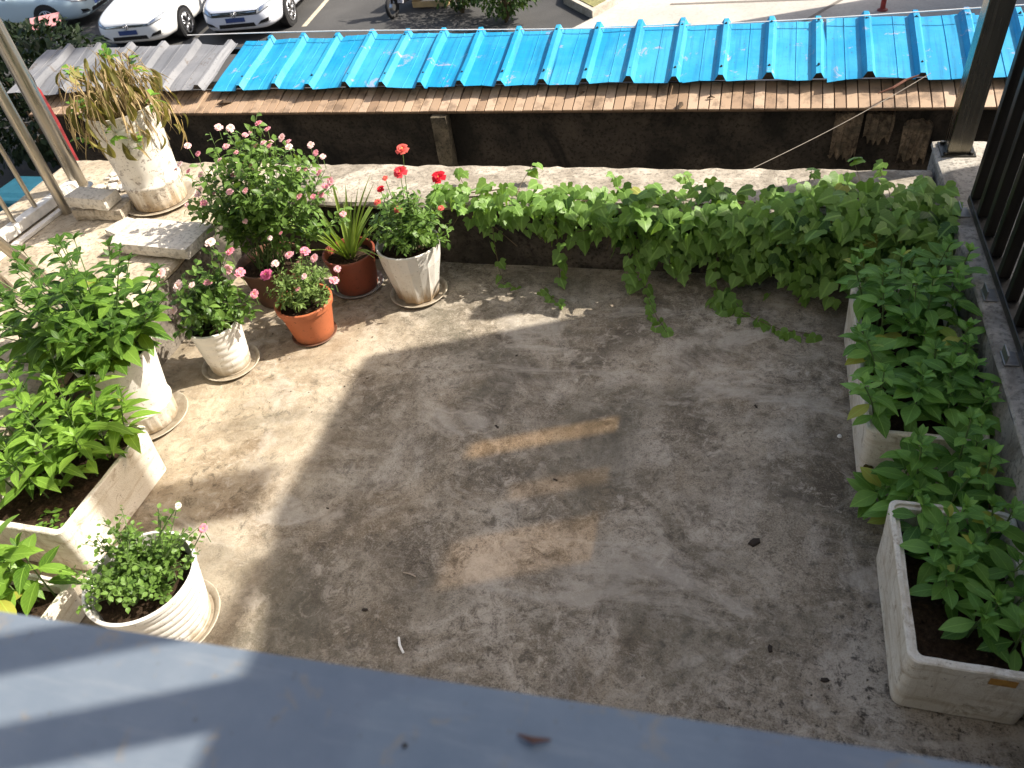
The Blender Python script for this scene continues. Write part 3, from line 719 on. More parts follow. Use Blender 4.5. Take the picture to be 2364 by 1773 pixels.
class Foliage:
    """collects leaves; the largest-showing ones become objects, the rest one joined part"""
    def __init__(s, parent, limit=300, name="leaf"):
        s.p = parent; s.limit = limit; s.l = []; s.name = name
    def add(s, me, M): s.l.append((me, M))
    def done(s):
        def score(e):
            M = e[1]; return M.to_scale().y * e[0].dimensions_y / max(0.3, (M.translation-CAMLOC).length) if False else M.to_scale().y/max(0.3, (M.translation-CAMLOC).length)
        s.l.sort(key=score, reverse=True)
        for me, M in s.l[:s.limit]: put(s.name, me, s.p, M)
        rest = s.l[s.limit:]
        if rest:
            vs_ = []; fs = []; uvs = []
            for me, M in rest:
                b0 = len(vs_); vs_ += [M @ v.co - ORG[s.p.name] for v in me.vertices]
                ul = me.uv_layers[0].data
                for pl in me.polygons:
                    fs.append(tuple(b0+i for i in pl.vertices)); uvs += [tuple(ul[k].uv) for k in pl.loop_indices]
            me = bpy.data.meshes.new(s.name+"_mass"); me.from_pydata(vs_, [], fs); me.materials.append(rest[0][0].materials[0])
            uvl = me.uv_layers.new(name="UVMap")
            for i, u in enumerate(uvs): uvl.data[i].uv = u
            me.polygons.foreach_set("use_smooth", [True]*len(fs)); me.update()
            o = bpy.data.objects.new(s.name+"_mass", me); COL.objects.link(o); o.parent = s.p; tag(o, kind="stuff")

def variants(name, mat, L, W, prof, n=4, **kw):
    out = []
    for i in range(n):
        out.append(leaf_mesh(name, mat, L*rnd(.92, 1.08), W*rnd(.88, 1.1), prof, droop=kw.get('droop', .3)*rnd(.4, 1.7), fold=kw.get('fold', .2)*rnd(.5, 1.5), wave=kw.get('wave', .02), twist=rnd(-.25, .25)))
    return out

STEM = plain("green_stem", (0.10, 0.16, 0.045), 0.6, 0, 0.3)
WOOD = plain("woody_stem", (0.12, 0.09, 0.05), 0.8, 0, 0.3)

# ------------------------------------------------------------------ plants
def basil(base, h, leaves, fol, stem, lean=V((0, 0, 0)), nodes=6, s0=1.0, r=0.003, up0=0.25, spiral=90, start=0.15):
    """upright leafy stem with crossed pairs of leaves and a rosette at the tip"""
    base = V(base); tip = base + V((0, 0, h)) + lean
    ctrl = base.lerp(tip, .5) - lean*0.25 + jit(.01)
    P = lambda t: base*(1-t)**2 + ctrl*2*t*(1-t) + tip*t*t
    stem.tube([P(t/6) for t in range(7)], [r*(1.25-.6*t/6) for t in range(7)], 5)
    a0 = rnd(0, 360)
    for k in range(nodes):
        t = start + (1-start)*k/(nodes-1); p_ = P(t); a = a0 + spiral*k + rnd(-14, 14)
        f = k/(nodes-1); sz = s0*(0.80 + 0.35*math.sin(math.pi*min(1, f*1.05+.1)) - 0.42*f**3)
        for q in range(2):
            az = R(a + 180*q + rnd(-12, 12)); el = up0 + 0.75*f**2 + rnd(-.18, .15)
            d = V((math.cos(az)*math.cos(el), math.sin(az)*math.cos(el), math.sin(el)))
            n = V((-math.cos(az)*math.sin(el), -math.sin(az)*math.sin(el), math.cos(el))) + jit(.22)
            off = d*0.012*sz
            stem.tube([p_, p_+off*1.1], r*.5, 4, False)
            fol.add(random.choice(leaves), frame(p_+off, d, n, sz*rnd(.85, 1.12)))
    for q in range(4):                                   # small leaves of the growing tip
        az = R(a0+45+90*q); el = rnd(.7, 1.15); d = V((math.cos(az)*math.cos(el), math.sin(az)*math.cos(el), math.sin(el)))
        fol.add(random.choice(leaves), frame(tip, d, V((-d.x, -d.y, .5)), s0*rnd(.32, .5)))

def bush(root, base, rb, tips, leaves, fol, stem, lsz=1.0, per=26, r=0.004, twigs=3, shell=0.35, comp=False):
    """shrub: curved stems from the soil to the given tips, side twigs, leaves along the outer parts"""
    base = V(base)
    for tp in tips:
        tp = V(tp); a = rnd(0, 6.28); b0 = base + V((math.cos(a)*rb*rnd(.1, .6), math.sin(a)*rb*rnd(.1, .6), -0.01))
        mid = b0.lerp(tp, .5) + V((0, 0, (tp-b0).length*rnd(.02, .16))) + jit(.02)
        P = lambda t: b0*(1-t)**2 + mid*2*t*(1-t) + tp*t*t
        stem.tube([P(t/7) for t in range(8)], [r*(1.1-.75*t/7) for t in range(8)], 5)
        paths = [(P, shell, 1.0, per)]
        for k in range(twigs):
            t0 = rnd(.3, .85); s_ = P(t0); d = (P(min(1, t0+.1))-P(t0-.05)).normalized() + jit(.8); L_ = (tp-b0).length*rnd(.15, .32)
            e_ = s_ + d.normalized()*L_ + V((0, 0, .02))
            Q = (lambda s_, e_: (lambda t: s_.lerp(e_, t) + V((0, 0, .03*L_*math.sin(3*t)))))(s_, e_)
            stem.tube([Q(t/3) for t in range(4)], r*.42, 4); paths.append((Q, .1, 1.0, max(4, per//3)))
        for (Q, t0, t1, n) in paths:
            for i in range(n):
                t = t0 + (t1-t0)*(i+rnd(0, 1))/n; p_ = Q(t); ax = (Q(min(1, t+.03))-Q(t-.03)).normalized()
                az = i*2.4 + rnd(-.3, .3); sd = ax.orthogonal().normalized(); sd.rotate(Matrix.Rotation(az, 3, ax))
                d = (sd*1.0 + ax*rnd(.1, .7) + V((0, 0, rnd(-.15, .45)))).normalized()
                nn = UP + jit(.5) + sd*.2
                if comp:
                    for q, (o_, ang_) in enumerate(((0.9, 0), (.45, .75), (.45, -.75))):
                        dd = d.copy(); dd.rotate(Matrix.Rotation(ang_, 3, 'Z')); fol.add(random.choice(leaves), frame(p_+d*0.022*o_*lsz, dd, nn, lsz*rnd(.7, 1.1)*(1 if q == 0 else .85)))
                else:
                    fol.add(random.choice(leaves), frame(p_+d*.006, d, nn, lsz*rnd(.65, 1.2)*(1.1-.35*t)))

def flower_mesh(name, mats, S, layers=3, n=5):
    """double blossom: whorls of cupped petals round a small eye"""
    b = MB()
    for l in range(layers):
        rr_ = S*(1-.24*l); el = 0.15+0.42*l; k = n
        for i in range(k):
            a = 2*math.pi*(i+.5*(l % 2))/k + rnd(-.15, .15); w = rr_*rnd(.85, 1.1); ln = rr_*rnd(.85, 1.1)
            d = V((math.cos(a)*math.cos(el), math.sin(a)*math.cos(el), math.sin(el))); s_ = V((-math.sin(a), math.cos(a), 0)); u = d.cross(s_)*-1
            c0 = V((0, 0, .02*S*l))
            pts = [c0, c0+d*ln*.5-s_*w*.45+u*.06*S, c0+d*ln*.55, c0+d*ln*.5+s_*w*.45+u*.06*S, c0+d*ln*.95-s_*w*.42+u*.18*S, c0+d*ln+u*.10*S, c0+d*ln*.95+s_*w*.42+u*.18*S]
            b.add(pts, [(0, 2, 1), (0, 3, 2), (1, 2, 5, 4), (2, 3, 6, 5)])
    b.cur = 1
    b.lathe([(S*.16, 0), (S*.15, S*.12), (0, S*.2)], (0, 0, S*.1), 7)
    b.cur = 2
    b.lathe([(0.001, -S*.45), (S*.16, -S*.3), (S*.2, 0)], (0, 0, 0), 6)
    return b.mesh(name, mats, True)

PINK = mat_petal("pink_petal", (0.78, 0.28, 0.36), (0.86, 0.52, 0.54)); PALEP = mat_petal("pale_pink_petal", (0.83, 0.50, 0.50), (0.88, 0.70, 0.66))
HOT = mat_petal("hot_pink_petal", (0.72, 0.06, 0.26), (0.80, 0.20, 0.38)); REDP = mat_petal("red_petal", (0.62, 0.012, 0.03), (0.78, 0.07, 0.09)); WHP = mat_petal("white_petal", (0.85, 0.78, 0.70), (0.9, 0.85, 0.8))
EYE = plain("yellow_eye", (0.75, 0.50, 0.12), 0.8); 
def flowers(mats, S, layers=3): return [flower_mesh("flower", [q, EYE, STEM], S*rnd(.9, 1.1), layers) for q in mats for _ in range(2)]

def pot_round(name, prof, mat, root, c, seg=48, rf=None, smooth=True, angle=35):
    b = MB(); b.lathe(prof, c, seg, rf); return b.build(name, mat, root, smooth, angle=angle)

def soil_disc(root, c, r, seed=0):
    b = MB(); nr, ns = 7, 22; c = V(c); b.v.append(c + V((0, 0, .008)))
    for i in range(1, nr+1):
        for k in range(ns):
            a = 2*math.pi*k/ns; q = r*i/nr; z = noise.noise(V((q*math.cos(a)*30, q*math.sin(a)*30, seed)))*.010 + .008*(1-(i/nr)**2)
            b.v.append(c + V((q*math.cos(a), q*math.sin(a), z)))
    for k in range(ns): b.f.append((0, 1+k, 1+(k+1) % ns)); b.mi.append(0)
    for i in range(nr-1):
        for k in range(ns):
            q = (k+1) % ns; b.f.append((1+i*ns+k, 1+(i+1)*ns+k, 1+(i+1)*ns+q, 1+i*ns+q)); b.mi.append(0)
    for i in range(26):                                  # clods, chips
        a = rnd(0, 6.28); q = r*math.sqrt(rnd(0, .9)); p_ = c + V((q*math.cos(a), q*math.sin(a), .008)); s_ = rnd(.003, .009)
        b.lathe([(0, -s_*.5), (s_, -s_*.1), (s_*.8, s_*.5), (0, s_*.7)], p_, 5)
    return b.build("soil", SOIL, root)

def saucer(c, r, label, mat, h=0.022):
    b = MB(); b.lathe([(r*.80, 0.0), (r*.86, 0.003), (r*.985, h), (r*1.0, h+.002), (r*.985, h+.004), (r*.93, h), (r*.84, .008), (0, .008)], c, 40)
    return tag(b.build("saucer", mat, None, True, origin=c, angle=40), label, "saucer", "plant saucers")

SAUCER = mat_pot("saucer_plastic", (0.52, 0.46, 0.36), (0.16, 0.11, 0.06), 0.6, 0.03, rough=.6)
SAUCERG = mat_pot("grey_saucer_plastic", (0.34, 0.34, 0.33), (0.12, 0.10, 0.07), 0.5, 0.03, rough=.6)
def rim_prof(rb, rt, h, lip=0.012, lh=0.02, depth=0.05, wall=0.006):
    return [(rb*.95, 0), (rb, .004), (rt, h-lh-.002), (rt+lip, h-lh), (rt+lip+.003, h-.004), (rt+lip, h), (rt+lip-.008, h), (rt-wall, h-.012), (rt-wall-(rt-rb)*depth/h*1.0, h-depth), (0, h-depth-.001)]

# ------------------------------------------------------------------ tall fluted white pots
def tall_pot(root, c, rb, rt, h, mat, tilt=0.0):
    z1 = .27*h
    prof = [(rb*.96, 0), (rb, .005), (rb*1.0, z1*.25), (rb*1.02, z1*.8), (rb*1.06, z1*.86), (rb*1.085, z1*.93), (rb*1.06, z1), (rb*1.03, z1*1.04)]
    for i in range(1, 9):
        t = i/8; prof.append((rb*1.03 + (rt-rb*1.03)*t**1.15, z1*1.05 + (h-z1*1.05)*t))
    prof += [(rt*1.004, h+.006), (rt*.965, h+.006), (rt*.95, h-.01), (rt*.92, h-.07), (0, h-.071)]
    def rf(a, z, j): return 1 + (0.022*max(0, math.cos(a*22)) if j in (2, 3) else 0.0) + (0.010*noise.noise(V((math.cos(a)*2, math.sin(a)*2, z*3))))
    b = MB(); b.lathe(prof, c, 132, rf); return b.build("pot", mat, root, True, angle=50)
TALLW = mat_pot("cracked_white_paint", (0.74, 0.70, 0.63), (0.30, 0.21, 0.11), 0.85, 0.16, cracks=0.9, rough=0.6, grime=.45)
TALLW2 = mat_pot("speckled_white_paint", (0.76, 0.73, 0.67), (0.32, 0.23, 0.12), 0.8, 0.13, cracks=0.28, rough=0.6, grime=.25)

# --- A: leaning tall pot of wilted plants on the platform
random.seed(11)
A = V((-3.353, 3.53, 0.4125)); saucer(A, .215, "wide dirty saucer under the tall pot of wilted plants", SAUCER, .02)
A = A + V((0, 0, .010))
pa = empty("wilted_potted_plant", A, "tall cracked white pot of wilted straw-coloured plants on the platform", "potted plant")
tall_pot(pa, A, .158, .195, .575, TALLW); soil_disc(pa, A+V((0, 0, .51)), .178)
STRAW = mat_leaf("straw_leaf", (0.24, 0.16, 0.075), (0.52, 0.40, 0.22), 0.2, 0.2, .8); OLIVE = mat_leaf("wilting_leaf", (0.10, 0.10, 0.025), (0.30, 0.27, 0.09), 0.3, 0.3, .6)
FRESH = mat_leaf("fresh_leaf", (0.07, 0.17, 0.02), (0.20, 0.36, 0.05), 0.35, .35)
straw = [leaf_mesh("straw_leaf", STRAW, 1.0, rnd(.05, .13), [.3, .8, 1, .8, .9, .5, .3, .05], droop=rnd(.0, .5), fold=rnd(.3, .8), wave=rnd(.05, .2), twist=rnd(-1.5, 1.5)) for _ in range(5)]
olive = [leaf_mesh("wilted_leaf", OLIVE, 1.0, rnd(.28, .42), OV, droop=rnd(.2, .7), fold=rnd(.4, 1.1), wave=.08, twist=rnd(-.9, .9)) for _ in range(5)]
fresh = variants("leaf", FRESH, 1.0, .55, OV, 4, droop=.35)
fs_, fo_, ff_ = Foliage(pa, 300, "straw_leaf"), Foliage(pa, 300, "wilted_leaf"), Foliage(pa, 300, "leaf")
st = MB(); top = A + V((0, 0, .52))
def arc(b0, out, up, drop, ln):
    return lambda t: b0 + out*ln*(t**1.0) + V((0, 0, up*ln*math.sin(min(1, t*1.25)*math.pi*.5) - drop*ln*t*t))
for i in range(95):
    a = rnd(0, 6.283); d = V((math.cos(a), math.sin(a), 0)); b0 = top + d*rnd(0, .15)
    P = arc(b0, d*rnd(.3, .8), rnd(.7, 1.5), rnd(.4, 1.5), rnd(.20, .36)); st.tube([P(t/7) for t in range(8)], [.0032*(1-.5*t/7) for t in range(8)], 4)
    for q in range(2):
        t = rnd(.45, 1); pp = P(t); dd = (P(min(1.2, t+.1))-P(t)).normalized() + V((0, 0, -rnd(.4, 1.6))) + jit(.4)
        (fs_ if random.random() < .55 else fo_).add(random.choice(straw if random.random() < .55 else olive), frame(pp, dd, d+UP*.4+jit(.5), rnd(.07, .17)))
fs_.l = [e for e in fs_.l if e[0].name.startswith("straw")] + [e for e in fo_.l if e[0].name.startswith("straw")]
tmp_all = fo_.l
fo_.l = [e for e in tmp_all if e[0].name.startswith("wilted")]
for i in range(240):                                     # dense drooping skirt over the rim
    a = rnd(0, 6.283); d = V((math.cos(a), math.sin(a), 0)); zz = rnd(.42, .86); q = rnd(.06, .27)*(1.15-.5*max(0,zz-.6)/.26)
    dn = V((0, 0, -1)) + d*rnd(0, .5) + jit(.35)
    if random.random() < .58: fs_.add(random.choice(straw), frame(A+d*q+V((0, 0, zz)), dn, d+jit(.5), rnd(.10, .20)))
    else: fo_.add(random.choice(olive), frame(A+d*q+V((0, 0, zz)), dn, d+jit(.5), rnd(.06, .13)))
for (dx, dy, hh) in ((.02, .05, .36), (-.16, .0, .30), (.13, .05, .31), (-.05, -.1, .18), (.20, -.02, .14), (-.24, .02, .08), (-.22, -.06, -.08), (.05, -.2, .05), (.15, -.17, -.02)):
    e_ = top + V((dx*1.3, dy, hh)); st.tube([top+V((dx*.4, dy*.4, 0)), top+V((dx*.9, dy, hh*.6)), e_], .0028, 4)
    for q in range(7):
        a = rnd(0, 6.28); d = V((math.cos(a), math.sin(a), rnd(-.1, .8))); ff_.add(random.choice(fresh), frame(e_ - V((0, 0, rnd(0, .09))), d, UP+jit(.4), rnd(.045, .085)))
st.build("stem", plain("dry_stem", (0.26, 0.19, 0.09), .9, 0, .3), pa)
fs_.done(); fo_.done(); ff_.done()

# --- B: tall speckled pot with broad leafy shrub
random.seed(23)
Bc = V((-2.70, 2.14, 0.0)); saucer(Bc, .19, "dirty saucer under the tall white pot of broad green leaves", SAUCER)
Bc = Bc + V((0, 0, .010)); pb = empty("leafy_potted_shrub", Bc, "tall speckled white pot with a broad-leaved green shrub beside platform", "potted plant")
tall_pot(pb, Bc, .135, .185, .44, TALLW2); soil_disc(pb, Bc+V((0, 0, .375)), .165, 3)
LB = mat_leaf("shrub_leaf", (0.055, 0.135, 0.018), (0.19, 0.33, 0.05), .34, .3, .38, .025)
lb = variants("leaf", LB, .105, .050, OV, 5, droop=.4)
fo = Foliage(pb); st = MB(); top = Bc + V((0, 0, .38))
for i in range(46):
    a = rnd(0, 6.283); q = math.sqrt(rnd(.03, 1)); rx = .48*q; h_ = .56 - .26*q*q + rnd(-.05, .07)
    ln = V((math.cos(a)*rx, math.sin(a)*rx*.85, 0)) + V((-.05, 0, 0))
    basil(top+ln*.22, h_, lb, fo, st, ln*.78, nodes=6, s0=1.08, r=.0032, up0=.10, start=.35)
st.build("stem", STEM, pb); fo.done()

# --- C: white ribbed pot with pale pink flowers
def ribbed_pot(root, c, rb, rt, h, mat, ribs=6):
    prof = [(rb*.95, 0), (rb, .004)]
    for i in range(ribs*6+1):
        t = i/(ribs*6); f = (t*ribs) % 1.0
        prof.append((rb + (rt-rb)*t + (.0034 if rt < .15 else .005)*(1-abs(2*f-1))**.5 - .003, .006 + (h-.03)*t))
    prof += [(rt+.006, h-.02), (rt+.008, h-.003), (rt+.004, h), (rt-.004, h), (rt-.008, h-.012), (rt-.016, h-.09), (0, h-.091)]
    b = MB(); b.lathe(prof, c, 64); return b.build("pot", mat, root, True, angle=45)
RIBW = mat_pot("white_ribbed_plastic", (0.78, 0.75, 0.69), (0.30, 0.22, 0.12), .75, .09, rough=.45, grime=.18)
LROSE = mat_leaf("rose_leaf", (0.050, 0.12, 0.018), (0.17, 0.28, 0.06), .28, .3, .36); LROSE2 = mat_leaf("pale_rose_leaf", (0.075, 0.15, 0.03), (0.26, 0.36, 0.11), .3, .35, .45)
lr1 = variants("leaf", LROSE, .046, .024, OV, 4, droop=.3); lr2 = variants("leaf", LROSE2, .040, .019, OV, 4, droop=.3)
lr_small = variants("leaf", LROSE2, .024, .015, RND, 4, droop=.3)
def fan(c, n, rx, ry, z0, z1, fx=0.0):
    out = []
    for i in range(n):
        a = 2.39996*i; q = math.sqrt((i+.5)/n); out.append(V(c) + V((math.cos(a)*rx*q + fx, math.sin(a)*ry*q, z1 - (z1-z0)*q**1.7 + rnd(-.03, .03))))
    return out
def rose(name, c, label, pot_fn, soil_z, soil_r, tips, leaves, lsz, per, fl_meshes, fl_pos, comp=False, twigs=3, limit=300, extra_fl=0):
    root = empty(name, c, label, "potted plant"); pot_fn(root); soil_disc(root, V(c)+V((0, 0, soil_z)), soil_r, 5)
    fo = Foliage(root, limit); st = MB(); bush(root, V(c)+V((0, 0, soil_z)), soil_r, tips, leaves, fo, st, lsz, per, twigs=twigs, comp=comp)
    for (p_, sc_) in fl_pos:
        p_ = V(p_); st.tube([p_ - V((rnd(-.01, .01), rnd(-.01, .01), .07)), p_], .0016, 4)
        d = (UP*1.0 + V((rnd(-.5, .5), -rnd(0.1, .8), 0))); put("flower", random.choice(fl_meshes), root, frame(p_, d.orthogonal(), d, sc_*rnd(.9, 1.1)))
    st.build("stem", STEM, root); fo.done(); return root
random.seed(31)
Cc = V((-2.485, 2.575, 0.0)); saucer(Cc, .155, "pale saucer under the white ribbed pot of pink flowers", SAUCER); Cc = Cc + V((0, 0, .009))
tips = fan(Cc, 22, .21, .19, .34, .60, .05) 
tips += [Cc+V((.16, .04, .72)), Cc+V((.22, .05, .66))]
fpos = [(Cc+V(q), s_) for q, s_ in (((.17, .03, .74), 1), ((.24, .05, .68), .9), ((-.15, -.02, .58), 1.15), ((-.02, -.08, .56), 1.0), ((.05, -.07, .56), .9), ((.10, -.02, .545), .8), ((.20, .03, .59), 1.0), ((.255, .04, .57), 1.05), ((.30, .02, .46), .8), ((-.08, -.12, .44), .9))]
rose("flowering_potted_plant", Cc, "white ribbed pot of pink flowers between the tall pot and terracotta pot",
     lambda r_: ribbed_pot(r_, Cc, .105, .130, .285, RIBW), .24, .115, tips, lr1, 1.3, 12, flowers([PINK, PINK, PALEP], .026), fpos, twigs=3)

# --- D: small terracotta pot
random.seed(37)
TERRA = mat_pot("terracotta_plastic", (0.46, 0.135, 0.055), (0.14, 0.07, 0.035), .45, .05, rough=.55, grime=.2)
Dc = V((-2.135, 2.875, 0.0)); saucer(Dc, .125, "thin brown saucer under the small terracotta pot", mat_pot("brown_saucer", (0.22, 0.10, 0.06), (0.09, .06, .04), .4, .03, rough=.6), .012); Dc = Dc + V((0, 0, .008))
tips = fan(Dc, 28, .185, .17, .27, .43, .02)
fpos = [(Dc+V(q), s_) for q, s_ in (((.0, .02, .49), 1.15), ((.09, .03, .51), 1.15), ((.13, .03, .47), .9), ((-.07, -.02, .46), .9), ((.10, -.06, .42), .75), ((.23, -.01, .37), 1.1), ((.24, .03, .41), .9), ((.06, -.09, .36), .6))]
rose("flowering_potted_plant", Dc, "small terracotta pot of pink flowers standing in the sun", lambda r_: pot_round("pot", rim_prof(.108, .142, .225, .010, .032), TERRA, r_, Dc),
     .185, .13, tips, lr2, .80, 17, flowers([PINK, PALEP, PINK], .024), fpos, twigs=3)
put("flower", flowers([HOT], .034)[0], bpy.data.objects["flowering_potted_plant.001"], frame(Dc+V((-.14, -.03, .395)), V((1, 0, .2)), V((-.3, -.5, 1)), 1.0))

# --- E: big brown pot with the tall flowering bush
random.seed(41)
BROWN = mat_pot("dark_brown_plastic", (0.135, 0.062, 0.036), (0.09, 0.06, 0.04), .5, .08, rough=.5, grime=.25)
Ec = V((-2.50, 3.20, 0.0))
tips = []
for i in range(36):
    a = 2.39996*i; q = math.sqrt((i+.5)/36); tips.append(Ec + V((math.cos(a)*.47*q + .12, math.sin(a)*.26*q - .02, 1.00 - .40*q**1.8 + rnd(-.06, .05))))
fpos = []
for q in ((.20, .05, 1.03), (.24, .05, 1.0), (.13, .06, .98), (-.04, .05, 1.01), (.02, .06, 1.0), (.16, .02, .93), (.23, .03, .92), (.31, .04, .96), (.34, .04, .94), (-.25, .03, .92), (-.20, .02, .88), (-.32, 0, .83), (-.36, 0, .80), (-.27, -.02, .80), (.50, .0, .90), (.47, .02, .93), (.53, 0, .88), (.10, .0, .86), (.02, -.05, .80), (.14, -.05, .85), (.38, -.08, .70), (.30, -.10, .76), (.10, -.20, .62), (.24, -.24, .55), (.30, -.22, .57), (.52, -.04, .74), (.56, -.04, .76), (.49, -.05, .70), (-.10, -.1, .72), (-.22, -.08, .70), (.40, .02, .80), (.0, .0, .93)):
    fpos.append((Ec+V(q), rnd(.6, 1.05)))
for tp in random.sample(tips, 20): fpos.append((tp + V((rnd(-.02, .02), rnd(-.02, .02), rnd(.0, .05))), rnd(.6, 1.0)))
rose("flowering_potted_plant", Ec, "big dark brown pot with the tallest pink flowering bush in the corner", lambda r_: pot_round("pot", rim_prof(.135, .175, .25, .012, .03), BROWN, r_, Ec),
     .206, .16, tips, lr1, 1.3, 26, flowers([PINK, PINK, PALEP, PALEP], .023, 3), fpos, twigs=4)

# --- F: red-brown pot with strap leaves
random.seed(43)
Fc = V((-2.065, 3.33, 0.0)); saucer(Fc, .155, "grey saucer under the red-brown pot of strap leaves", SAUCERG); Fc = Fc + V((0, 0, .009))
pf = empty("strap_leaf_potted_plant", Fc, "red-brown pot of long narrow strap leaves against the parapet", "potted plant")
pot_round("pot", rim_prof(.118, .140, .235, .008, .028), mat_pot("red_brown_plastic", (0.24, 0.065, 0.035), (0.10, .06, .04), .4, .05, rough=.45, grime=.15), pf, Fc); soil_disc(pf, Fc+V((0, 0, .19)), .13, 8)
LS = mat_leaf("strap_leaf", (0.085, 0.16, 0.02), (0.30, 0.40, 0.09), .3, .2, .4)
for i in range(34):
    a = rnd(0, 6.283); out = rnd(.25, .95); L_ = rnd(.26, .50); me = leaf_mesh("strap_leaf", LS, L_, rnd(.014, .022), [.6, .9, 1, 1, .95, .85, .65, .35, .04], droop=rnd(.1, .75)*out, fold=.5, twist=rnd(-.3, .3))
    d = V((math.cos(a)*out*.75+.05, math.sin(a)*out*.75, 1)).normalized(); put("leaf", me, pf, frame(Fc+V((math.cos(a)*.03, math.sin(a)*.03, .19)), d, V((-math.cos(a), -math.sin(a), .6)), 1.0))

# --- G: faceted white pot with red roses
random.seed(47)
Gc = V((-1.665, 3.285, 0.0)); saucer(Gc, .165, "cream saucer under the faceted white pot", SAUCER, .026); Gc = Gc + V((0, 0, .010))
FACW = mat_pot("white_glazed_plastic", (0.74, 0.71, 0.65), (0.30, 0.20, 0.10), .9, .13, rough=.4, grime=.25)
def facet_pot(root):
    b = MB(); n = 20; rings = []
    specs = [(.110, 0.0, 0), (.116, .006, 0), (.165, .24, .35), (.174, .325, 1), (.176, .335, 2), (.170, .340, 2), (.163, .334, 2), (.158, .28, 2), (0.0, .279, 2)]
    for (r_, z, md) in specs:
        ring = []
        for i in range(n):
            a = 2*math.pi*i/n; k = 1.0
            if md == 0: k = 1.035 if i % 2 == 0 else .955
            elif md == .35: k = 1.0 if i % 2 == 0 else .985
            ring.append(Gc + V((math.cos(a)*r_*k, math.sin(a)*r_*k, z)))
        rings.append(ring)
    for rg in rings: b.v += rg
    for j in range(len(rings)-1):
        for i in range(n):
            q = (i+1) % n; A0, B0, C0, D0 = j*n+i, j*n+q, (j+1)*n+q, (j+1)*n+i
            if i % 2 == 0: b.f += [(A0, B0, D0), (B0, C0, D0)]
            else: b.f += [(A0, B0, C0), (A0, C0, D0)]
            b.mi += [0, 0]
    b.f.append(tuple(range(n-1, -1, -1))); b.mi.append(0)
    return b.build("pot", FACW, root)
tips = fan(Gc, 28, .25, .21, .38, .64, .03)
fpos = []
rg = rose("rose_bush_in_pot", Gc, "faceted white pot of a small bush with red roses", facet_pot, .285, .155, tips, lr1, 1.05, 15, flowers([REDP], .02), fpos, comp=False, twigs=3)
stx = MB()
red = flowers([REDP], .036, 4); sal = flowers([mat_petal("salmon_petal", (0.75, 0.10, 0.09), (0.80, 0.24, 0.18))], .030, 3)
for q, me, s_ in (((.08, .02, .86), sal, 1.15), ((.05, .0, .745), red, 1.1), ((.25, .0, .72), red, 1.1), ((-.07, -.02, .66), red, .6), ((-.10, -.03, .59), sal, .7), ((.02, -.06, .57), sal, .75), ((.24, -.02, .56), sal, .6), ((-.06, .04, .69), sal, .55)):
    p_ = Gc + V(q); stx.tube([Gc+V((q[0]*.5, q[1], .5)), Gc+V((q[0]*.85, q[1], q[2]-.10)), p_-V((0, 0, .008))], .002, 4)
    put("flower", random.choice(me), rg, frame(p_, V((1, .2, .1)), V((rnd(-.3, .3), -.45, 1)), s_))
stx.build("flower_stalk", STEM, rg)

# --- H: front ribbed pot with creeping plant
random.seed(53)
Hc = V((-1.925, 1.14, 0.0)); saucer(Hc, .185, "pale saucer under the front white ribbed pot", SAUCER); Hc = Hc + V((0, 0, .010))
LH = mat_leaf("small_leaf", (0.05, 0.12, 0.02), (0.18, 0.30, 0.06), .3, .3, .4); lh = variants("leaf", LH, .027, .019, RND, 4, droop=.25)
tips = [Hc+V((rnd(-.18, .18), rnd(-.16, .19), rnd(.30, .42))) for _ in range(64)] + [Hc+V(q) for q in ((.16, .17, .52), (.12, .20, .48), (.20, .12, .46), (-.16, .12, .45), (-.10, .16, .47), (.26, .13, .46), (-.2, .05, .40), (.02, .2, .42), (.22, .02, .38))]
rh = rose("creeping_potted_plant", Hc, "front white ribbed pot of a low small-leaved plant next to the sill", lambda r_: ribbed_pot(r_, Hc, .145, .192, .30, RIBW, 7), .235, .172, tips, lh, 1.0, 12, flowers([PINK], .018, 2), [(Hc+V((.27, .12, .475)), 1.0)], twigs=2)
put("flower", flowers([WHP], .015, 2)[0], rh, frame(Hc+V((.17, .16, .53)), V((1, 0, 0)), V((0, -.3, 1)), 1.0))

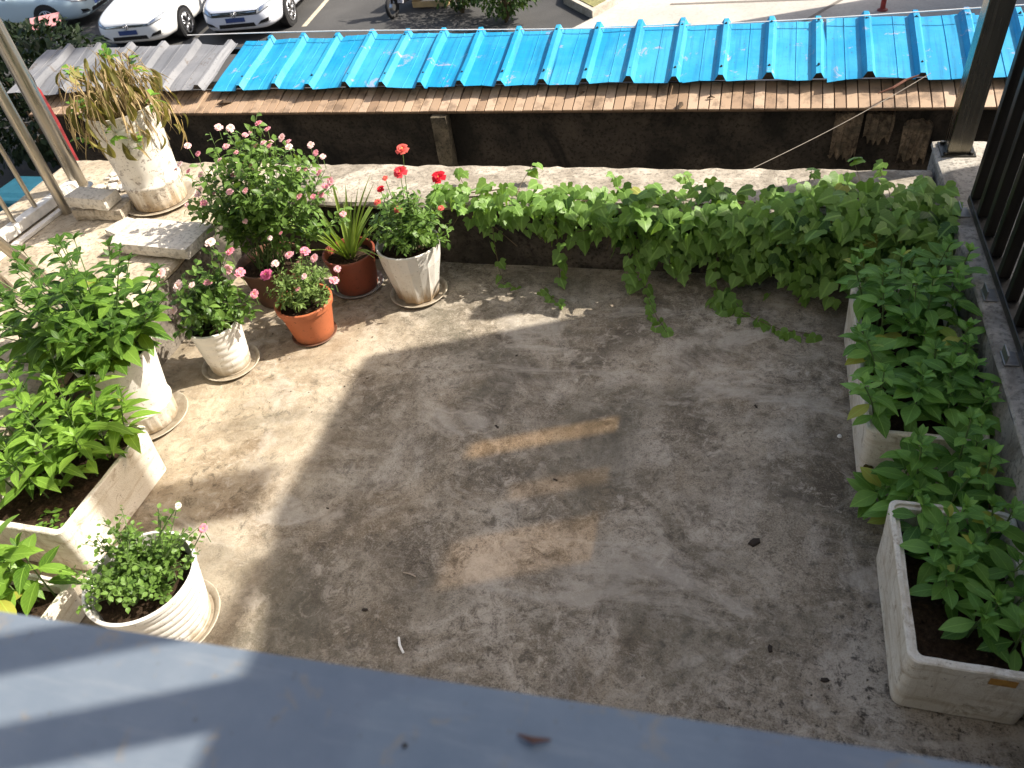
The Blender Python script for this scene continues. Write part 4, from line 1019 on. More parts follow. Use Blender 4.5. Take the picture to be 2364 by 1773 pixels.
# ------------------------------------------------------------------ foam planters
def foam_box(root, lo, hi, h, wall=.032, taper=.012, rad=.035):
    """hollow foam fish box: tapered sides, stepped rim, rounded corners"""
    x0, y0 = lo; x1, y1 = hi; b = MB(); n = 8; rings = []
    def ring(ins, z, rr_):
        pts = []; rr_ = max(.004, rr_)
        for (cx, cy, a0) in ((x1-ins-rr_, y1-ins-rr_, 0), (x0+ins+rr_, y1-ins-rr_, 90), (x0+ins+rr_, y0+ins+rr_, 180), (x1-ins-rr_, y0+ins+rr_, 270)):
            for i in range(n+1):
                a = R(a0+90*i/n); pts.append(V((cx+rr_*math.cos(a), cy+rr_*math.sin(a), z)))
        out = []                                          # extra points along the long sides so that edges can be uneven
        m_ = len(pts)
        for i in range(m_):
            p_, q_ = pts[i], pts[(i+1) % m_]; out.append(p_)
            if (q_-p_).length > .08:
                kk = 10
                for t in range(1, kk): out.append(p_.lerp(q_, t/kk))
        for i, p_ in enumerate(out):
            w = noise.noise_vector(p_*14 + V((0, 0, 3)))*.0022; out[i] = p_ + V((w.x, w.y, w.z*(1 if z > .02 else 0)))
        return out
    spec = [(taper+.014, 0, rad*.9), (taper, .012, rad), (taper*.6, h*.5, rad), (0, h-.004, rad), (.004, h, rad), (wall*.48, h, rad*.8), (wall*.52, h-.010, rad*.8), (wall*.95, h-.010, rad*.6), (wall, h-.016, rad*.6), (wall+.006, h-.09, rad*.5)]
    rings = [ring(a, z, r_) for a, z, r_ in spec]; m_ = len(rings[0])
    for rg_ in rings: b.v += rg_
    for j in range(len(rings)-1):
        for i in range(m_):
            q = (i+1) % m_; b.f.append((j*m_+i, j*m_+q, (j+1)*m_+q, (j+1)*m_+i)); b.mi.append(0)
    b.f.append(tuple(range(m_-1, -1, -1))); b.mi.append(0)
    return b.build("box", FOAM, root, True, angle=35)
def soil_rect(root, lo, hi, z, seed=0):
    b = MB(); nx = max(6, int((hi[0]-lo[0])/.025)); ny = max(6, int((hi[1]-lo[1])/.025))
    for j in range(ny+1):
        for i in range(nx+1):
            x = lo[0]+(hi[0]-lo[0])*i/nx; y = lo[1]+(hi[1]-lo[1])*j/ny
            b.v.append(V((x, y, z + noise.noise(V((x*24, y*24, seed)))*.016 + noise.noise(V((x*7, y*7, seed)))*.014)))
    for j in range(ny):
        for i in range(nx):
            a = j*(nx+1)+i; b.f.append((a, a+1, a+nx+2, a+nx+1)); b.mi.append(0)
    for i in range(80):
        p_ = V((rnd(lo[0]+.01, hi[0]-.01), rnd(lo[1]+.01, hi[1]-.01), z+.004)); s_ = rnd(.003, .009); b.lathe([(0, -s_*.5), (s_, -s_*.1), (s_*.8, s_*.5), (0, s_*.7)], p_, 5)
    return b.build("soil", SOIL, root)
def plant_part(root, base, h, leaves, lean=V((0, 0, 0)), **kw):
    st = MB(); hold = Foliage(None); basil(base, h, leaves, hold, st, lean, **kw)
    pl = st.build("plant", STEM, root); hold.p = pl; hold.done(); return pl

random.seed(61)
LI = mat_leaf("lance_leaf", (0.075, 0.18, 0.02), (0.24, 0.40, 0.06), .36, .35, .38, .02); li = variants("leaf", LI, .128, .042, LAN, 5, droop=.35, fold=.25)
c = (-2.63, 1.56, 0); pi_ = empty("foam_planter", c, "sunlit foam box planter of lance-leaved plants at left", "planter")
foam_box(pi_, (-2.86, 1.265), (-2.395, 1.865), .275); soil_rect(pi_, (-2.83, 1.295), (-2.425, 1.835), .215, 2)
for (x, y, h_, lx, ly) in ((-2.52, 1.78, .30, .03, .02), (-2.66, 1.76, .36, -.02, .02), (-2.79, 1.76, .36, -.06, .03), (-2.54, 1.65, .30, .05, 0), (-2.68, 1.64, .36, 0, 0), (-2.80, 1.62, .35, -.07, 0), (-2.58, 1.53, .25, .03, -.03), (-2.70, 1.50, .30, -.02, -.02), (-2.80, 1.46, .30, -.05, -.02), (-2.50, 1.71, .27, .07, .01), (-2.75, 1.70, .40, -.02, .02), (-2.60, 1.72, .36, .02, .02), (-2.50, 1.60, .24, .06, -.02), (-2.46, 1.78, .24, .08, .03), (-2.62, 1.60, .34, .0, -.02), (-2.74, 1.56, .34, -.04, -.03), (-2.56, 1.80, .34, .04, .05), (-2.70, 1.82, .38, .0, .06), (-2.64, 1.46, .24, .0, -.04)):
    plant_part(pi_, (x, y, .212), h_*1.16, li, V((lx, ly, 0)), nodes=7, s0=1.08, r=.003, up0=.15, spiral=72, start=.35)
lw = variants("leaf", FRESH, .028, .014, OV, 3)
hold = Foliage(pi_, 120, "weed_leaf")
for i in range(45):
    x, y = rnd(-2.6, -2.45), rnd(1.31, 1.42); a = rnd(0, 6.28); hold.add(random.choice(lw), frame(V((x, y, .225)), V((math.cos(a), math.sin(a), rnd(.2, 1.2))), UP+jit(.4), rnd(.6, 1.1)))
hold.done()
random.seed(67)
c = (-2.52, .95, 0); pj = empty("foam_planter", c, "low yellowed foam box with pale green plants at the lower left edge", "planter")
foam_box(pj, (-2.76, .72), (-2.285, 1.14), .185); soil_rect(pj, (-2.73, .75), (-2.315, 1.11), .13, 5)
lj = variants("leaf", LI, .125, .058, OV, 4, droop=.4)
for (x, y, h_, lx, ly) in ((-2.47, 1.03, .30, .03, .03), (-2.60, 1.05, .36, -.02, .04), (-2.68, .95, .36, -.03, .0), (-2.50, .93, .26, .04, .0), (-2.60, .85, .30, 0, 0), (-2.42, 1.06, .46, -.02, .04), (-2.55, 1.08, .56, -.03, .05), (-2.70, 1.06, .60, -.02, .03), (-2.40, .96, .40, .0, .0), (-2.50, .85, .44, .0, .02), (-2.36, 1.09, .30, .0, .02)):
    plant_part(pj, (x, y, .128), h_, lj, V((lx, ly, 0)), nodes=6, s0=1.0, r=.003, up0=.1, start=.3)

random.seed(71)
LR = mat_leaf("broad_leaf", (0.085, 0.225, 0.036), (0.22, 0.41, 0.09), .36, .3, .42, .025); lrr = variants("leaf", LR, .098, .050, OV, 5, droop=.38, fold=.16)
c = (.78, 2.70, 0); pB = empty("foam_planter", c, "long chipped foam planter crowded with broad green leaves along the kerb", "planter")
foam_box(pB, (.560, 2.22), (.978, 3.19), .285); soil_rect(pB, (.592, 2.25), (.948, 3.16), .215, 9)
for (x, y) in [(.64+.095*i + rnd(-.03, .03), 2.30+.10*j + rnd(-.03, .03)) for j in range(9) for i in range(4)]:
    h_ = rnd(.17, .30) + .10*(y > 2.75); plant_part(pB, (x, y, .212), h_, lrr, V((rnd(-.05, .05) - .07*(x < .68), rnd(-.06, .03), 0)), nodes=6, s0=1.08, r=.0034, up0=.08, start=.4)
b = MB(); b.lathe([(0, 0), (.018, .001), (.014, .004), (0, .005)], (0, 0, 0), 9, lambda a, z, j: 1+.3*math.sin(3*a+1)); 
o = b.build("stain_chip", plain("dark_chip", (.07, .06, .02), .9), None); o.parent = pB; o.matrix_basis = Matrix.Translation(V((.598, 2.226, .085)) - ORG[pB.name]) @ Matrix.Rotation(R(90), 4, 'X')
random.seed(73)
c = (.79, 1.59, 0); pF = empty("foam_planter", c, "nearest foam planter with orange tape scrap and young broad-leaved plants", "planter")
foam_box(pF, (.600, 1.29), (.982, 1.895), .30); soil_rect(pF, (.62, 1.325), (.948, 1.862), .205, 12)
for (x, y, h_) in ((.70, 1.80, .16), (.79, 1.79, .20), (.90, 1.78, .22), (.72, 1.68, .16), (.82, 1.66, .19), (.91, 1.64, .19), (.75, 1.57, .14), (.87, 1.52, .16), (.80, 1.46, .13), (.91, 1.42, .15), (.76, 1.74, .20), (.86, 1.72, .20), (.78, 1.62, .17), (.93, 1.55, .16), (.94, 1.83, .22)):
    plant_part(pF, (x, y, .203), h_, lrr, V((rnd(-.03, .04), rnd(-.03, .03), 0)), nodes=5, s0=1.0, r=.0034, up0=.05, start=.35)
TAPE = NT("orange_tape"); TAPE.color(TAPE.ramp(TAPE.noise(TAPE.co(), 40, 4), [(.3, (.30, .14, .03)), (.7, (.50, .27, .05))])); TAPE.set(rough=.35)
b = MB(); b.box((.815, 1.2868, .252), (.885, 1.2885, .283)); b.build("tape_scrap", TAPE.m, pF)
# plants rooted in the gap between the two right planters
random.seed(79)
for i, (x, y, h_) in enumerate(((.74, 2.06, .42), (.86, 2.10, .50), (.94, 2.02, .44), (.66, 2.00, .28), (.80, 1.97, .40), (.92, 2.14, .46), (.70, 2.13, .40), (.60, 2.08, .20))):
    g = empty("self_sown_plant", (x, y, 0), ("middle-left leafy plant rising from the gap between the two right planters", "tallest leafy plant rising from the gap between the two right planters", "leafy plant nearest the kerb in the gap between the right planters", "low leafy plant at the floor side of the gap between right planters", "leafy plant right behind the nearest planter's rear rim", "leafy plant by the kerb touching the long planter's front end", "leafy plant pressed against the middle of the long planter's front end", "smallest leafy plant sprawling onto the floor between right planters")[i], "plant", "plants between the right planters")
    plant_part(g, (x, y, 0.0), h_, lrr, V((rnd(-.06, .06), rnd(-.04, .04), 0)), nodes=9, s0=1.1, r=.0036, up0=.08, start=.25)

# ------------------------------------------------------------------ vine over the parapet
random.seed(83)
LV = mat_leaf("vine_leaf", (0.040, 0.110, 0.022), (0.19, 0.325, 0.070), .36, .4, .42)
OUT = [(.03, .02), (.26, -.16), (.44, -.10), (.62, .22), (.36, .32), (.40, .56), (.24, .66), (.10, .86), (.0, 1.02)]
OUT2 = [(.03, .02), (.24, -.15), (.46, -.06), (.55, .16), (.42, .32), (.38, .50), (.22, .70), (.08, .88), (.0, 1.0)]
vl = [lobed_mesh("vine_leaf", LV, rnd(.9, 1.1), OUT if i % 2 else OUT2, rnd(.15, .6)) for i in range(8)]
LV2 = mat_leaf("yellowed_vine_leaf", (0.16, 0.19, 0.03), (0.36, 0.36, 0.09), .36, .4, .5); vl = vl*3; vl.append(lobed_mesh("vine_leaf", LV2, .8, OUT2, .5))
vn = empty("climbing_vine", (-.2, 3.6, .41), "green lobed-leaf vine sprawling over the far parapet", "vine")
fo = Foliage(vn, 300); st = MB()
def low(x):                                              # how far the vine hangs down
    pts = [(-1.62, .36), (-1.42, .30), (-1.25, .24), (-1.0, .22), (-.85, .18), (-.6, .22), (-.35, .10), (-.1, .07), (.3, .05), (.95, .05)]
    for (a, b0), (c_, d_) in zip(pts, pts[1:]):
        if a <= x <= c_: return b0 + (d_-b0)*(x-a)/(c_-a)
    return .3
def vleaf(p_, out=0.0, size=None, dn=0.5):
    s_ = size or rnd(.055, .104); az = rnd(-1.1, 1.1)
    d = V((math.sin(az)*.8, -rnd(.1, .8)-out, -dn+rnd(-.35, .35))); n = V((rnd(-.5, .75), -rnd(-.25, .75), rnd(.45, 1.2)))
    fo.add(random.choice(vl), frame(p_, d, n, s_))
N = 0
while N < 1180:
    x = -1.6 + 2.58*(random.random()**.62); k_ = max(0, min(1, (x+1.2)/1.7)); thick = .04 + .20*k_
    dens = noise.noise(V((x*3.6, 1.7, 0)))*.9 + noise.noise(V((x*9, 4.2, 0)))*.5
    zl = low(x) + .14*max(0, -dens)*(1-.6*k_); z = zl + (.49-zl)*random.random()**.62
    if z < .40 and random.random() < (.40-.38*k_) + .5*max(0, -noise.noise(V((x*5, z*7, 3)))): continue
    N += 1
    if z > .43: y = rnd(3.47 - thick*.6, 3.665 + .09*max(0, (x+.4)))
    else: y = 3.585 - rnd(.01, .04 + thick*(.35+1.0*k_*(.45-z)/.4 + .4*(z-zl)/(.45-zl+.01)))
    zz = z + (rnd(0, .04 + .02*k_) if z > .42 else 0)
    if y > 3.585: zz = max(zz, .455)
    vleaf(V((x, y, zz)), dn=(.8 if z < .40 else .25), size=rnd(.045, .085)+.022*k_*rnd(.3, 1.2))
def strand(pts, n, size=(.05, .085)):
    pts = [V(p_) for p_ in pts]; st.tube(pts, .0022, 4)
    for i in range(n):
        t = (i+.5)/n*(len(pts)-1); k = min(len(pts)-2, int(t)); p_ = pts[k].lerp(pts[k+1], t-k)
        vleaf(p_ + V((rnd(-.03, .03), -rnd(0, .03), 0)), size=rnd(*size), dn=.6)
strand([(-1.27, 3.56, .42), (-1.25, 3.50, .22), (-1.24, 3.48, .06), (-1.20, 3.42, .015), (-1.12, 3.38, .012)], 6)
strand([(-.90, 3.56, .42), (-.89, 3.48, .2), (-.88, 3.44, .05)], 9)
strand([(-.98, 3.40, .02), (-.9, 3.30, .02), (-.8, 3.26, .02)], 6, (.05, .075))
strand([(-.52, 3.55, .4), (-.50, 3.46, .2), (-.49, 3.40, .03)], 9)
strand([(-.46, 3.50, .2), (-.40, 3.36, .03), (-.32, 3.18, .02), (-.26, 3.06, .02)], 16, (.055, .085))
strand([(.0, 3.4, .1), (.1, 3.25, .02), (.28, 3.14, .02), (.42, 3.12, .02)], 18, (.055, .09))
strand([(-.05, 3.5, .25), (-.05, 3.38, .05), (.0, 3.28, .02)], 10)
for (x, y) in ((-1.46, 3.78), (-1.13, 3.86), (-.58, 3.74), (-.2, 3.78), (.36, 3.84), (.62, 3.93), (.74, 3.88)):
    e_ = V((x+rnd(-.05, .05), y, .50)); st.tube([(x, 3.62, .44), (x, 3.72, .455), e_], .002, 4)
    for q in range(3): vleaf(e_+jit(.03), size=rnd(.045, .07), dn=0)
for q in range(16):
    x = rnd(-1.5, .8); st.tube([(x, 3.6, .44), (x+rnd(-.1, .1), 3.55, rnd(.3, .4)), (x+rnd(-.15, .15), 3.52, rnd(.12, .3))], .0022, 4)
st.tube([(-1.60 + .26*i, 3.60 + .03*math.sin(i*2.1), .435 + .012*math.sin(i*3.3)) for i in range(11)], .005, 5)
st.tube([(-1.45 + .24*i, 3.66 + .05*math.sin(i*1.7), .432 + .01*math.sin(i*2.3)) for i in range(11)], .004, 5)
st.build("stem", WOOD, vn); fo.done()

# ------------------------------------------------------------------ stone pieces on the platform
b = rough_box((0, 0, 0), (.535, .27, .068), .04, .0025, 61, .008); Mx = Matrix.Translation((-3.293, 2.935, .4285)) @ Matrix.Rotation(R(-3.5), 4, 'Z'); b.v = [Mx @ p_ for p_ in b.v]
tag(b.build("stone_slab", STONE, None, origin=(-3.03, 3.05, .4285)), "flat pale stone slab overhanging the platform edge", "slab")
b = rough_box((0, 0, 0), (.30, .14, .08), .04, .004, 63, .012); Mx = Matrix.Translation((-3.80, 3.275, .4945)) @ Matrix.Rotation(R(-4), 4, 'Z'); b.v = [Mx @ p_ for p_ in b.v]
tag(b.build("stone_block", STONE, None, origin=(-3.65, 3.34, .494)), "upper pale stone block stacked beside the railing post", "block")
b = rough_box((0, 0, 0), (.34, .16, .078), .04, .005, 64, .014); Mx = Matrix.Translation((-3.79, 3.265, .414)) @ Matrix.Rotation(R(3), 4, 'Z'); b.v = [Mx @ p_ for p_ in b.v]
tag(b.build("stone_block", mat_concrete("rough_stone", (.34, .29, .22), (.55, .49, .4), (.15, .12, .09), .7, 8), None, origin=(-3.62, 3.34, .414)), "lower rough stone block under the upper block by the railing", "block")
b = rough_box((0, 0, 0), (.13, .17, .05), .03, .004, 65, .012); Mx = Matrix.Translation((-3.46, 3.12, .416)) @ Matrix.Rotation(R(-18), 4, 'Z') @ Matrix.Rotation(R(8), 4, 'Y'); b.v = [Mx @ p_ for p_ in b.v]
tag(b.build("stone_fragment", STONE, None, origin=(-3.4, 3.2, .416)), "small tilted stone fragment at the slab's rear left corner", "stone")
rub = MB()
for i in range(70):
    s_ = rnd(.008, .035); p_ = V((rnd(-3.95, -3.5), rnd(3.50, 3.95), .413)); bb = rough_box((-s_, -s_*.8, 0), (s_, s_*.8, s_*.7), s_, s_*.18, i, s_*.3)
    Mx = Matrix.Translation(p_) @ Matrix.Rotation(rnd(0, 6), 4, 'Z'); rub.add([Mx @ q for q in bb.v], bb.f)
tag(rub.build("rubble", STONE, None, origin=(-3.7, 3.7, .413)), "loose pale rubble behind the tall wilted pot", "rubble", kind="stuff")

# ------------------------------------------------------------------ litter on the floor and sill
def litter(name, pts, r, mat, label, cat, group=None, org=None):
    b = MB(); b.tube(pts, r, 5); return tag(b.build(name, mat, None, origin=org or pts[0]), label, cat, group)
litter("paper_stick", [(-1.03, 1.235, .006), (-1.015, 1.205, .008), (-.992, 1.18, .005)], [.004, .005, .004], plain("white_paper", (.82, .8, .76), .7), "short white paper stick on the concrete floor", "stick")
litter("dry_twig", [(-1.11, 1.50, .006), (-1.08, 1.496, .010), (-1.055, 1.49, .006)], [.002, .003, .003], plain("pale_twig", (.42, .34, .26), .8), "short pale twig with dark tip on the concrete floor", "twig")
DL = plain("dark_debris", (.035, .026, .02), .95)
for i, (x, y, s_) in enumerate(((.19, 1.86, .022), (-1.2, 1.32, .010), (-.62, 2.05, .008), (-.95, 2.32, .010), (.18, 2.60, .009), (.25, 1.43, .012), (-.98, 2.82, .007), (.42, 1.35, .012), (-1.55, 1.75, .006))):
    b = MB(); b.lathe([(0, 0), (s_, .001), (s_*.7, s_*.4), (0, s_*.5)], (x, y, .002), 7, lambda a, z, j: 1+.5*math.sin(2*a+i)+.2*math.sin(5*a)); tag(b.build("debris_crumb", DL, None, origin=(x, y, .002)), ("largest dark scrap of debris lying on the floor left of the nearest planter" if i == 0 else "small dark crumb of debris on the concrete floor"), "debris", "crumbs on the floor")
b = MB(); b.lathe([(0, 0), (.010, .002), (.007, .01), (0, .013)], (.52, 2.46, .002), 7); tag(b.build("paper_scrap", plain("white_scrap", (.75, .74, .72), .6), None, origin=(.52, 2.46, .002)), "tiny white scrap on the floor beside the long planter", "scrap")
litter("dead_leaf", [(-.125, .235, 1.903), (-.112, .232, 1.905), (-.099, .236, 1.903)], [.0008, .0026, .0008], plain("red_brown_leaf", (.11, .05, .035), .8), "small red-brown dead leaf lying on the blue-grey sill", "leaf")
for i, (x, y) in enumerate(((-.16, .19), (-.21, .21), (-.20, .13), (-.05, .16), (-.30, .12), (.0, .2))):
    b = MB(); s_ = .0022; b.lathe([(0, 0), (s_, .0005), (s_*.6, s_), (0, s_*1.2)], (x, y, 1.901), 6); tag(b.build("debris_crumb", DL, None, origin=(x, y, 1.901)), "tiny dark speck of dirt on the blue-grey sill", "debris", "specks on the sill")

lit = MB()
for q in range(520):
    u = random.random()
    if u < .35: p_ = V((rnd(-2.8, .9), 3.6 - abs(random.gauss(0, .05)), .003))
    elif u < .55: p_ = V((.985 - abs(random.gauss(0, .05)), rnd(.4, 3.5), .003))
    elif u < .75: p_ = V((rnd(-2.85, -1.5), rnd(2.2, 3.4), .003))
    else: p_ = V((rnd(-.2, 1.0) , rnd(.5, 1.6), .003))
    s_ = rnd(.002, .006)*(1.6 if random.random() < .1 else 1); a = rnd(0, 6.28); d_ = V((math.cos(a), math.sin(a), 0))*s_; e_ = V((-d_.y, d_.x, 0))*rnd(.3, .8)
    lit.add([p_-d_, p_+e_+V((0, 0, s_*.3)), p_+d_, p_-e_, p_+V((0, 0, s_*.6))], [(0, 1, 4), (1, 2, 4), (2, 3, 4), (3, 0, 4)])
tag(lit.build("floor_litter", plain("dry_litter", (.10, .075, .05), .95, 0, .6, 40)), "dry crumbs and grit gathered along the floor edges", "litter", kind="stuff")

# ------------------------------------------------------------------ things in the gap and the yard behind the left railing
b = MB(); b.tube([(-4.98, 4.55, GZ), (-4.98, 4.55, 0.25)], .03, 10); cl = empty("rolled_banner", (-4.98, 4.55, GZ), "red cloth rolled on a tall pole behind the left railing", "banner"); b.build("pole", DSTEEL, cl)
b = MB(); b.lathe([(.0, 0), (.03, .03), (.042, .3), (.038, .6), (.03, .84), (.015, .89), (0, .9)], (-4.98, 4.55, -.15), 18, lambda a, z, j: 1+.16*math.sin(5*a+z*6)+.08*math.sin(11*a)); b.build("cloth", plain("red_cloth", (.20, .018, .02), .9, 0, .6, 14), cl, True)
b = MB(); b.lathe([(.025, 0), (.03, .06), (.02, .14), (0, .15)], (-4.98, 4.55, .72), 12); b.build("cap", DSTEEL, cl, True)
tc = empty("teal_bin", (-9.6, 7.75, GZ), "teal plastic bin in the yard behind the left railing", "bin")
b = MB(); w0, w1 = .24, .30
def frust(b, cx, cy, z0, z1, a0, b0, a1, b1):
    b.add([(cx-a0, cy-b0, z0), (cx+a0, cy-b0, z0), (cx+a0, cy+b0, z0), (cx-a0, cy+b0, z0), (cx-a1, cy-b1, z1), (cx+a1, cy-b1, z1), (cx+a1, cy+b1, z1), (cx-a1, cy+b1, z1)], [(0,3,2,1),(4,5,6,7),(0,1,5,4),(1,2,6,5),(2,3,7,6),(3,0,4,7)])
TEAL = plain("teal_plastic", (.03, .20, .27), .45, 0, .2)
frust(b, -9.6, 7.75, GZ, GZ+.62, .28, .24, .36, .32); b.build("body", TEAL, tc)
b = MB(); frust(b, -9.6, 7.75, GZ+.622, GZ+.66, .39, .35, .38, .34); frust(b, -9.6, 7.75, GZ+.66, GZ+.70, .30, .26, .24, .20); b.build("lid", plain("pale_teal_plastic", (.07, .30, .36), .4), tc)
# yard shrubs; near-black leaf colour stands in for shade behind the railing
def shrub(name, c, rx, ry, h, n, lmat, label, L=.09, seed=0):
    random.seed(seed); c = V(c); root = empty(name, c, label, "shrub"); st = MB(); fo = Foliage(root, 300)
    lm = variants("leaf", lmat, L, L*.5, OV, 3)
    for i in range(12):
        a = rnd(0, 6.28); q = rnd(.1, .8); e_ = c + V((math.cos(a)*rx*q, math.sin(a)*ry*q, h*rnd(.5, .92))); st.tube([c, c.lerp(e_, .5)+jit(.06), e_], [.03, .018, .006], 5)
    for i in range(n):
        u = V((random.gauss(0, 1), random.gauss(0, 1), random.gauss(0, 1))).normalized(); q = rnd(.45, 1)**.5 * (1+.22*noise.noise(u*2.7+V((seed, 0, 0))))
        p_ = c + V((u.x*rx*q, u.y*ry*q, h*.55 + u.z*h*.45*q)); fo.add(random.choice(lm), frame(p_, u+jit(.8), UP+u*.5+jit(.5), rnd(.7, 1.4)))
    st.build("stem", WOOD, root); fo.done()
DKL = mat_leaf("shade_dark_yard_leaf", (.007, .016, .005), (.018, .034, .009), .2, .2, .6)  # near-black leaves put the yard's shade into the colour
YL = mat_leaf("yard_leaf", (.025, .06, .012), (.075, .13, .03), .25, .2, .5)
shrub("yard_shrub", (-4.75, 16.0, GZ), .78, .7, 1.5, 1500, YL, "rounded green shrub beside the pale road behind the blue roof", .10, 3)
shrub("yard_shrub", (-5.9, 16.7, GZ), .7, .6, 1.2, 900, YL, "dark shrub behind the rounded shrub at the edge of the car park", .10, 4)
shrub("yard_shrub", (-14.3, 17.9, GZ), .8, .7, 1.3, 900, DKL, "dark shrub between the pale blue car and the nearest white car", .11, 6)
shrub("yard_shrub", (-10.9, 9.7, GZ), 1.5, 1.2, 1.9, 2600, DKL, "shrub added to darken the yard behind the teal bin at left", .13, 8)
shrub("yard_shrub", (-13.0, 11.9, GZ), 1.6, 1.3, 1.5, 2600, DKL, "shrub added to darken the yard farther back behind the railing posts", .13, 9)

# planted kerb island by the road
ki = empty("kerb_island", (-3.2, 16.9, GZ), "kerbed island of dry grass at the corner of the pale road", "kerb")
pts = [(-2.95, 15.95), (-3.75, 17.0), (-3.9, 18.2), (-2.3, 18.2), (-2.45, 17.0)]
def offset_poly(pts, k): 
    cx = sum(p_[0] for p_ in pts)/len(pts); cy = sum(p_[1] for p_ in pts)/len(pts); return [(cx+(x-cx)*k, cy+(y-cy)*k) for x, y in pts]
def prism(b, pts, z0, z1):
    n = len(pts); b.add([(x, y, z0) for x, y in pts]+[(x, y, z1) for x, y in pts], [tuple(range(n)), tuple(range(2*n-1, n-1, -1))] + [(i, i+n, (i+1) % n+n, (i+1) % n) for i in range(n)])
b = MB(); prism(b, pts, GZ, GZ+.16); b.build("kerb_stone", mat_concrete("pale_kerb", (.4, .36, .3), (.58, .53, .46), (.2, .18, .15), .5, 2), ki)
b = MB(); prism(b, offset_poly(pts, .84), GZ+.1, GZ+.175); b.build("grass_bed", plain("dry_grass", (.20, .19, .075), .95, 0, .5, 14), ki)
b = MB(); b.tube([(2.32, 15.78, GZ), (2.30, 15.80, GZ+1.1)], .045, 10); rp = empty("red_bollard", (2.32, 15.78, GZ), "thin red post standing on the pale road", "post"); b.build("post", plain("red_paint", (.33, .04, .03), .5), rp)
b = MB(); b.lathe([(.09, 0), (.09, .02), (.05, .04)], (2.32, 15.78, GZ+.02), 12); b.build("base", plain("red_paint_base", (.25, .05, .04), .6), rp)
# pink board on a stick
bd = empty("pink_board", (-15.6, 15.5, GZ), "small faded pink board on a thin stick beside the parked cars", "sign")
b = MB(); b.tube([(-15.6, 15.5, GZ), (-15.6, 15.5, GZ+.55)], .02, 6); b.build("stick", FRAME, bd)
b = MB(); b.box((-15.95, 15.2, GZ+.55), (-15.3, 15.8, GZ+.57), .005, Matrix.Rotation(R(38), 3, 'Z') @ Matrix.Rotation(R(12), 3, 'X'), (-15.6, 15.5, GZ+.56)); b.build("board", plain("faded_pink", (.50, .22, .22), .7), bd)

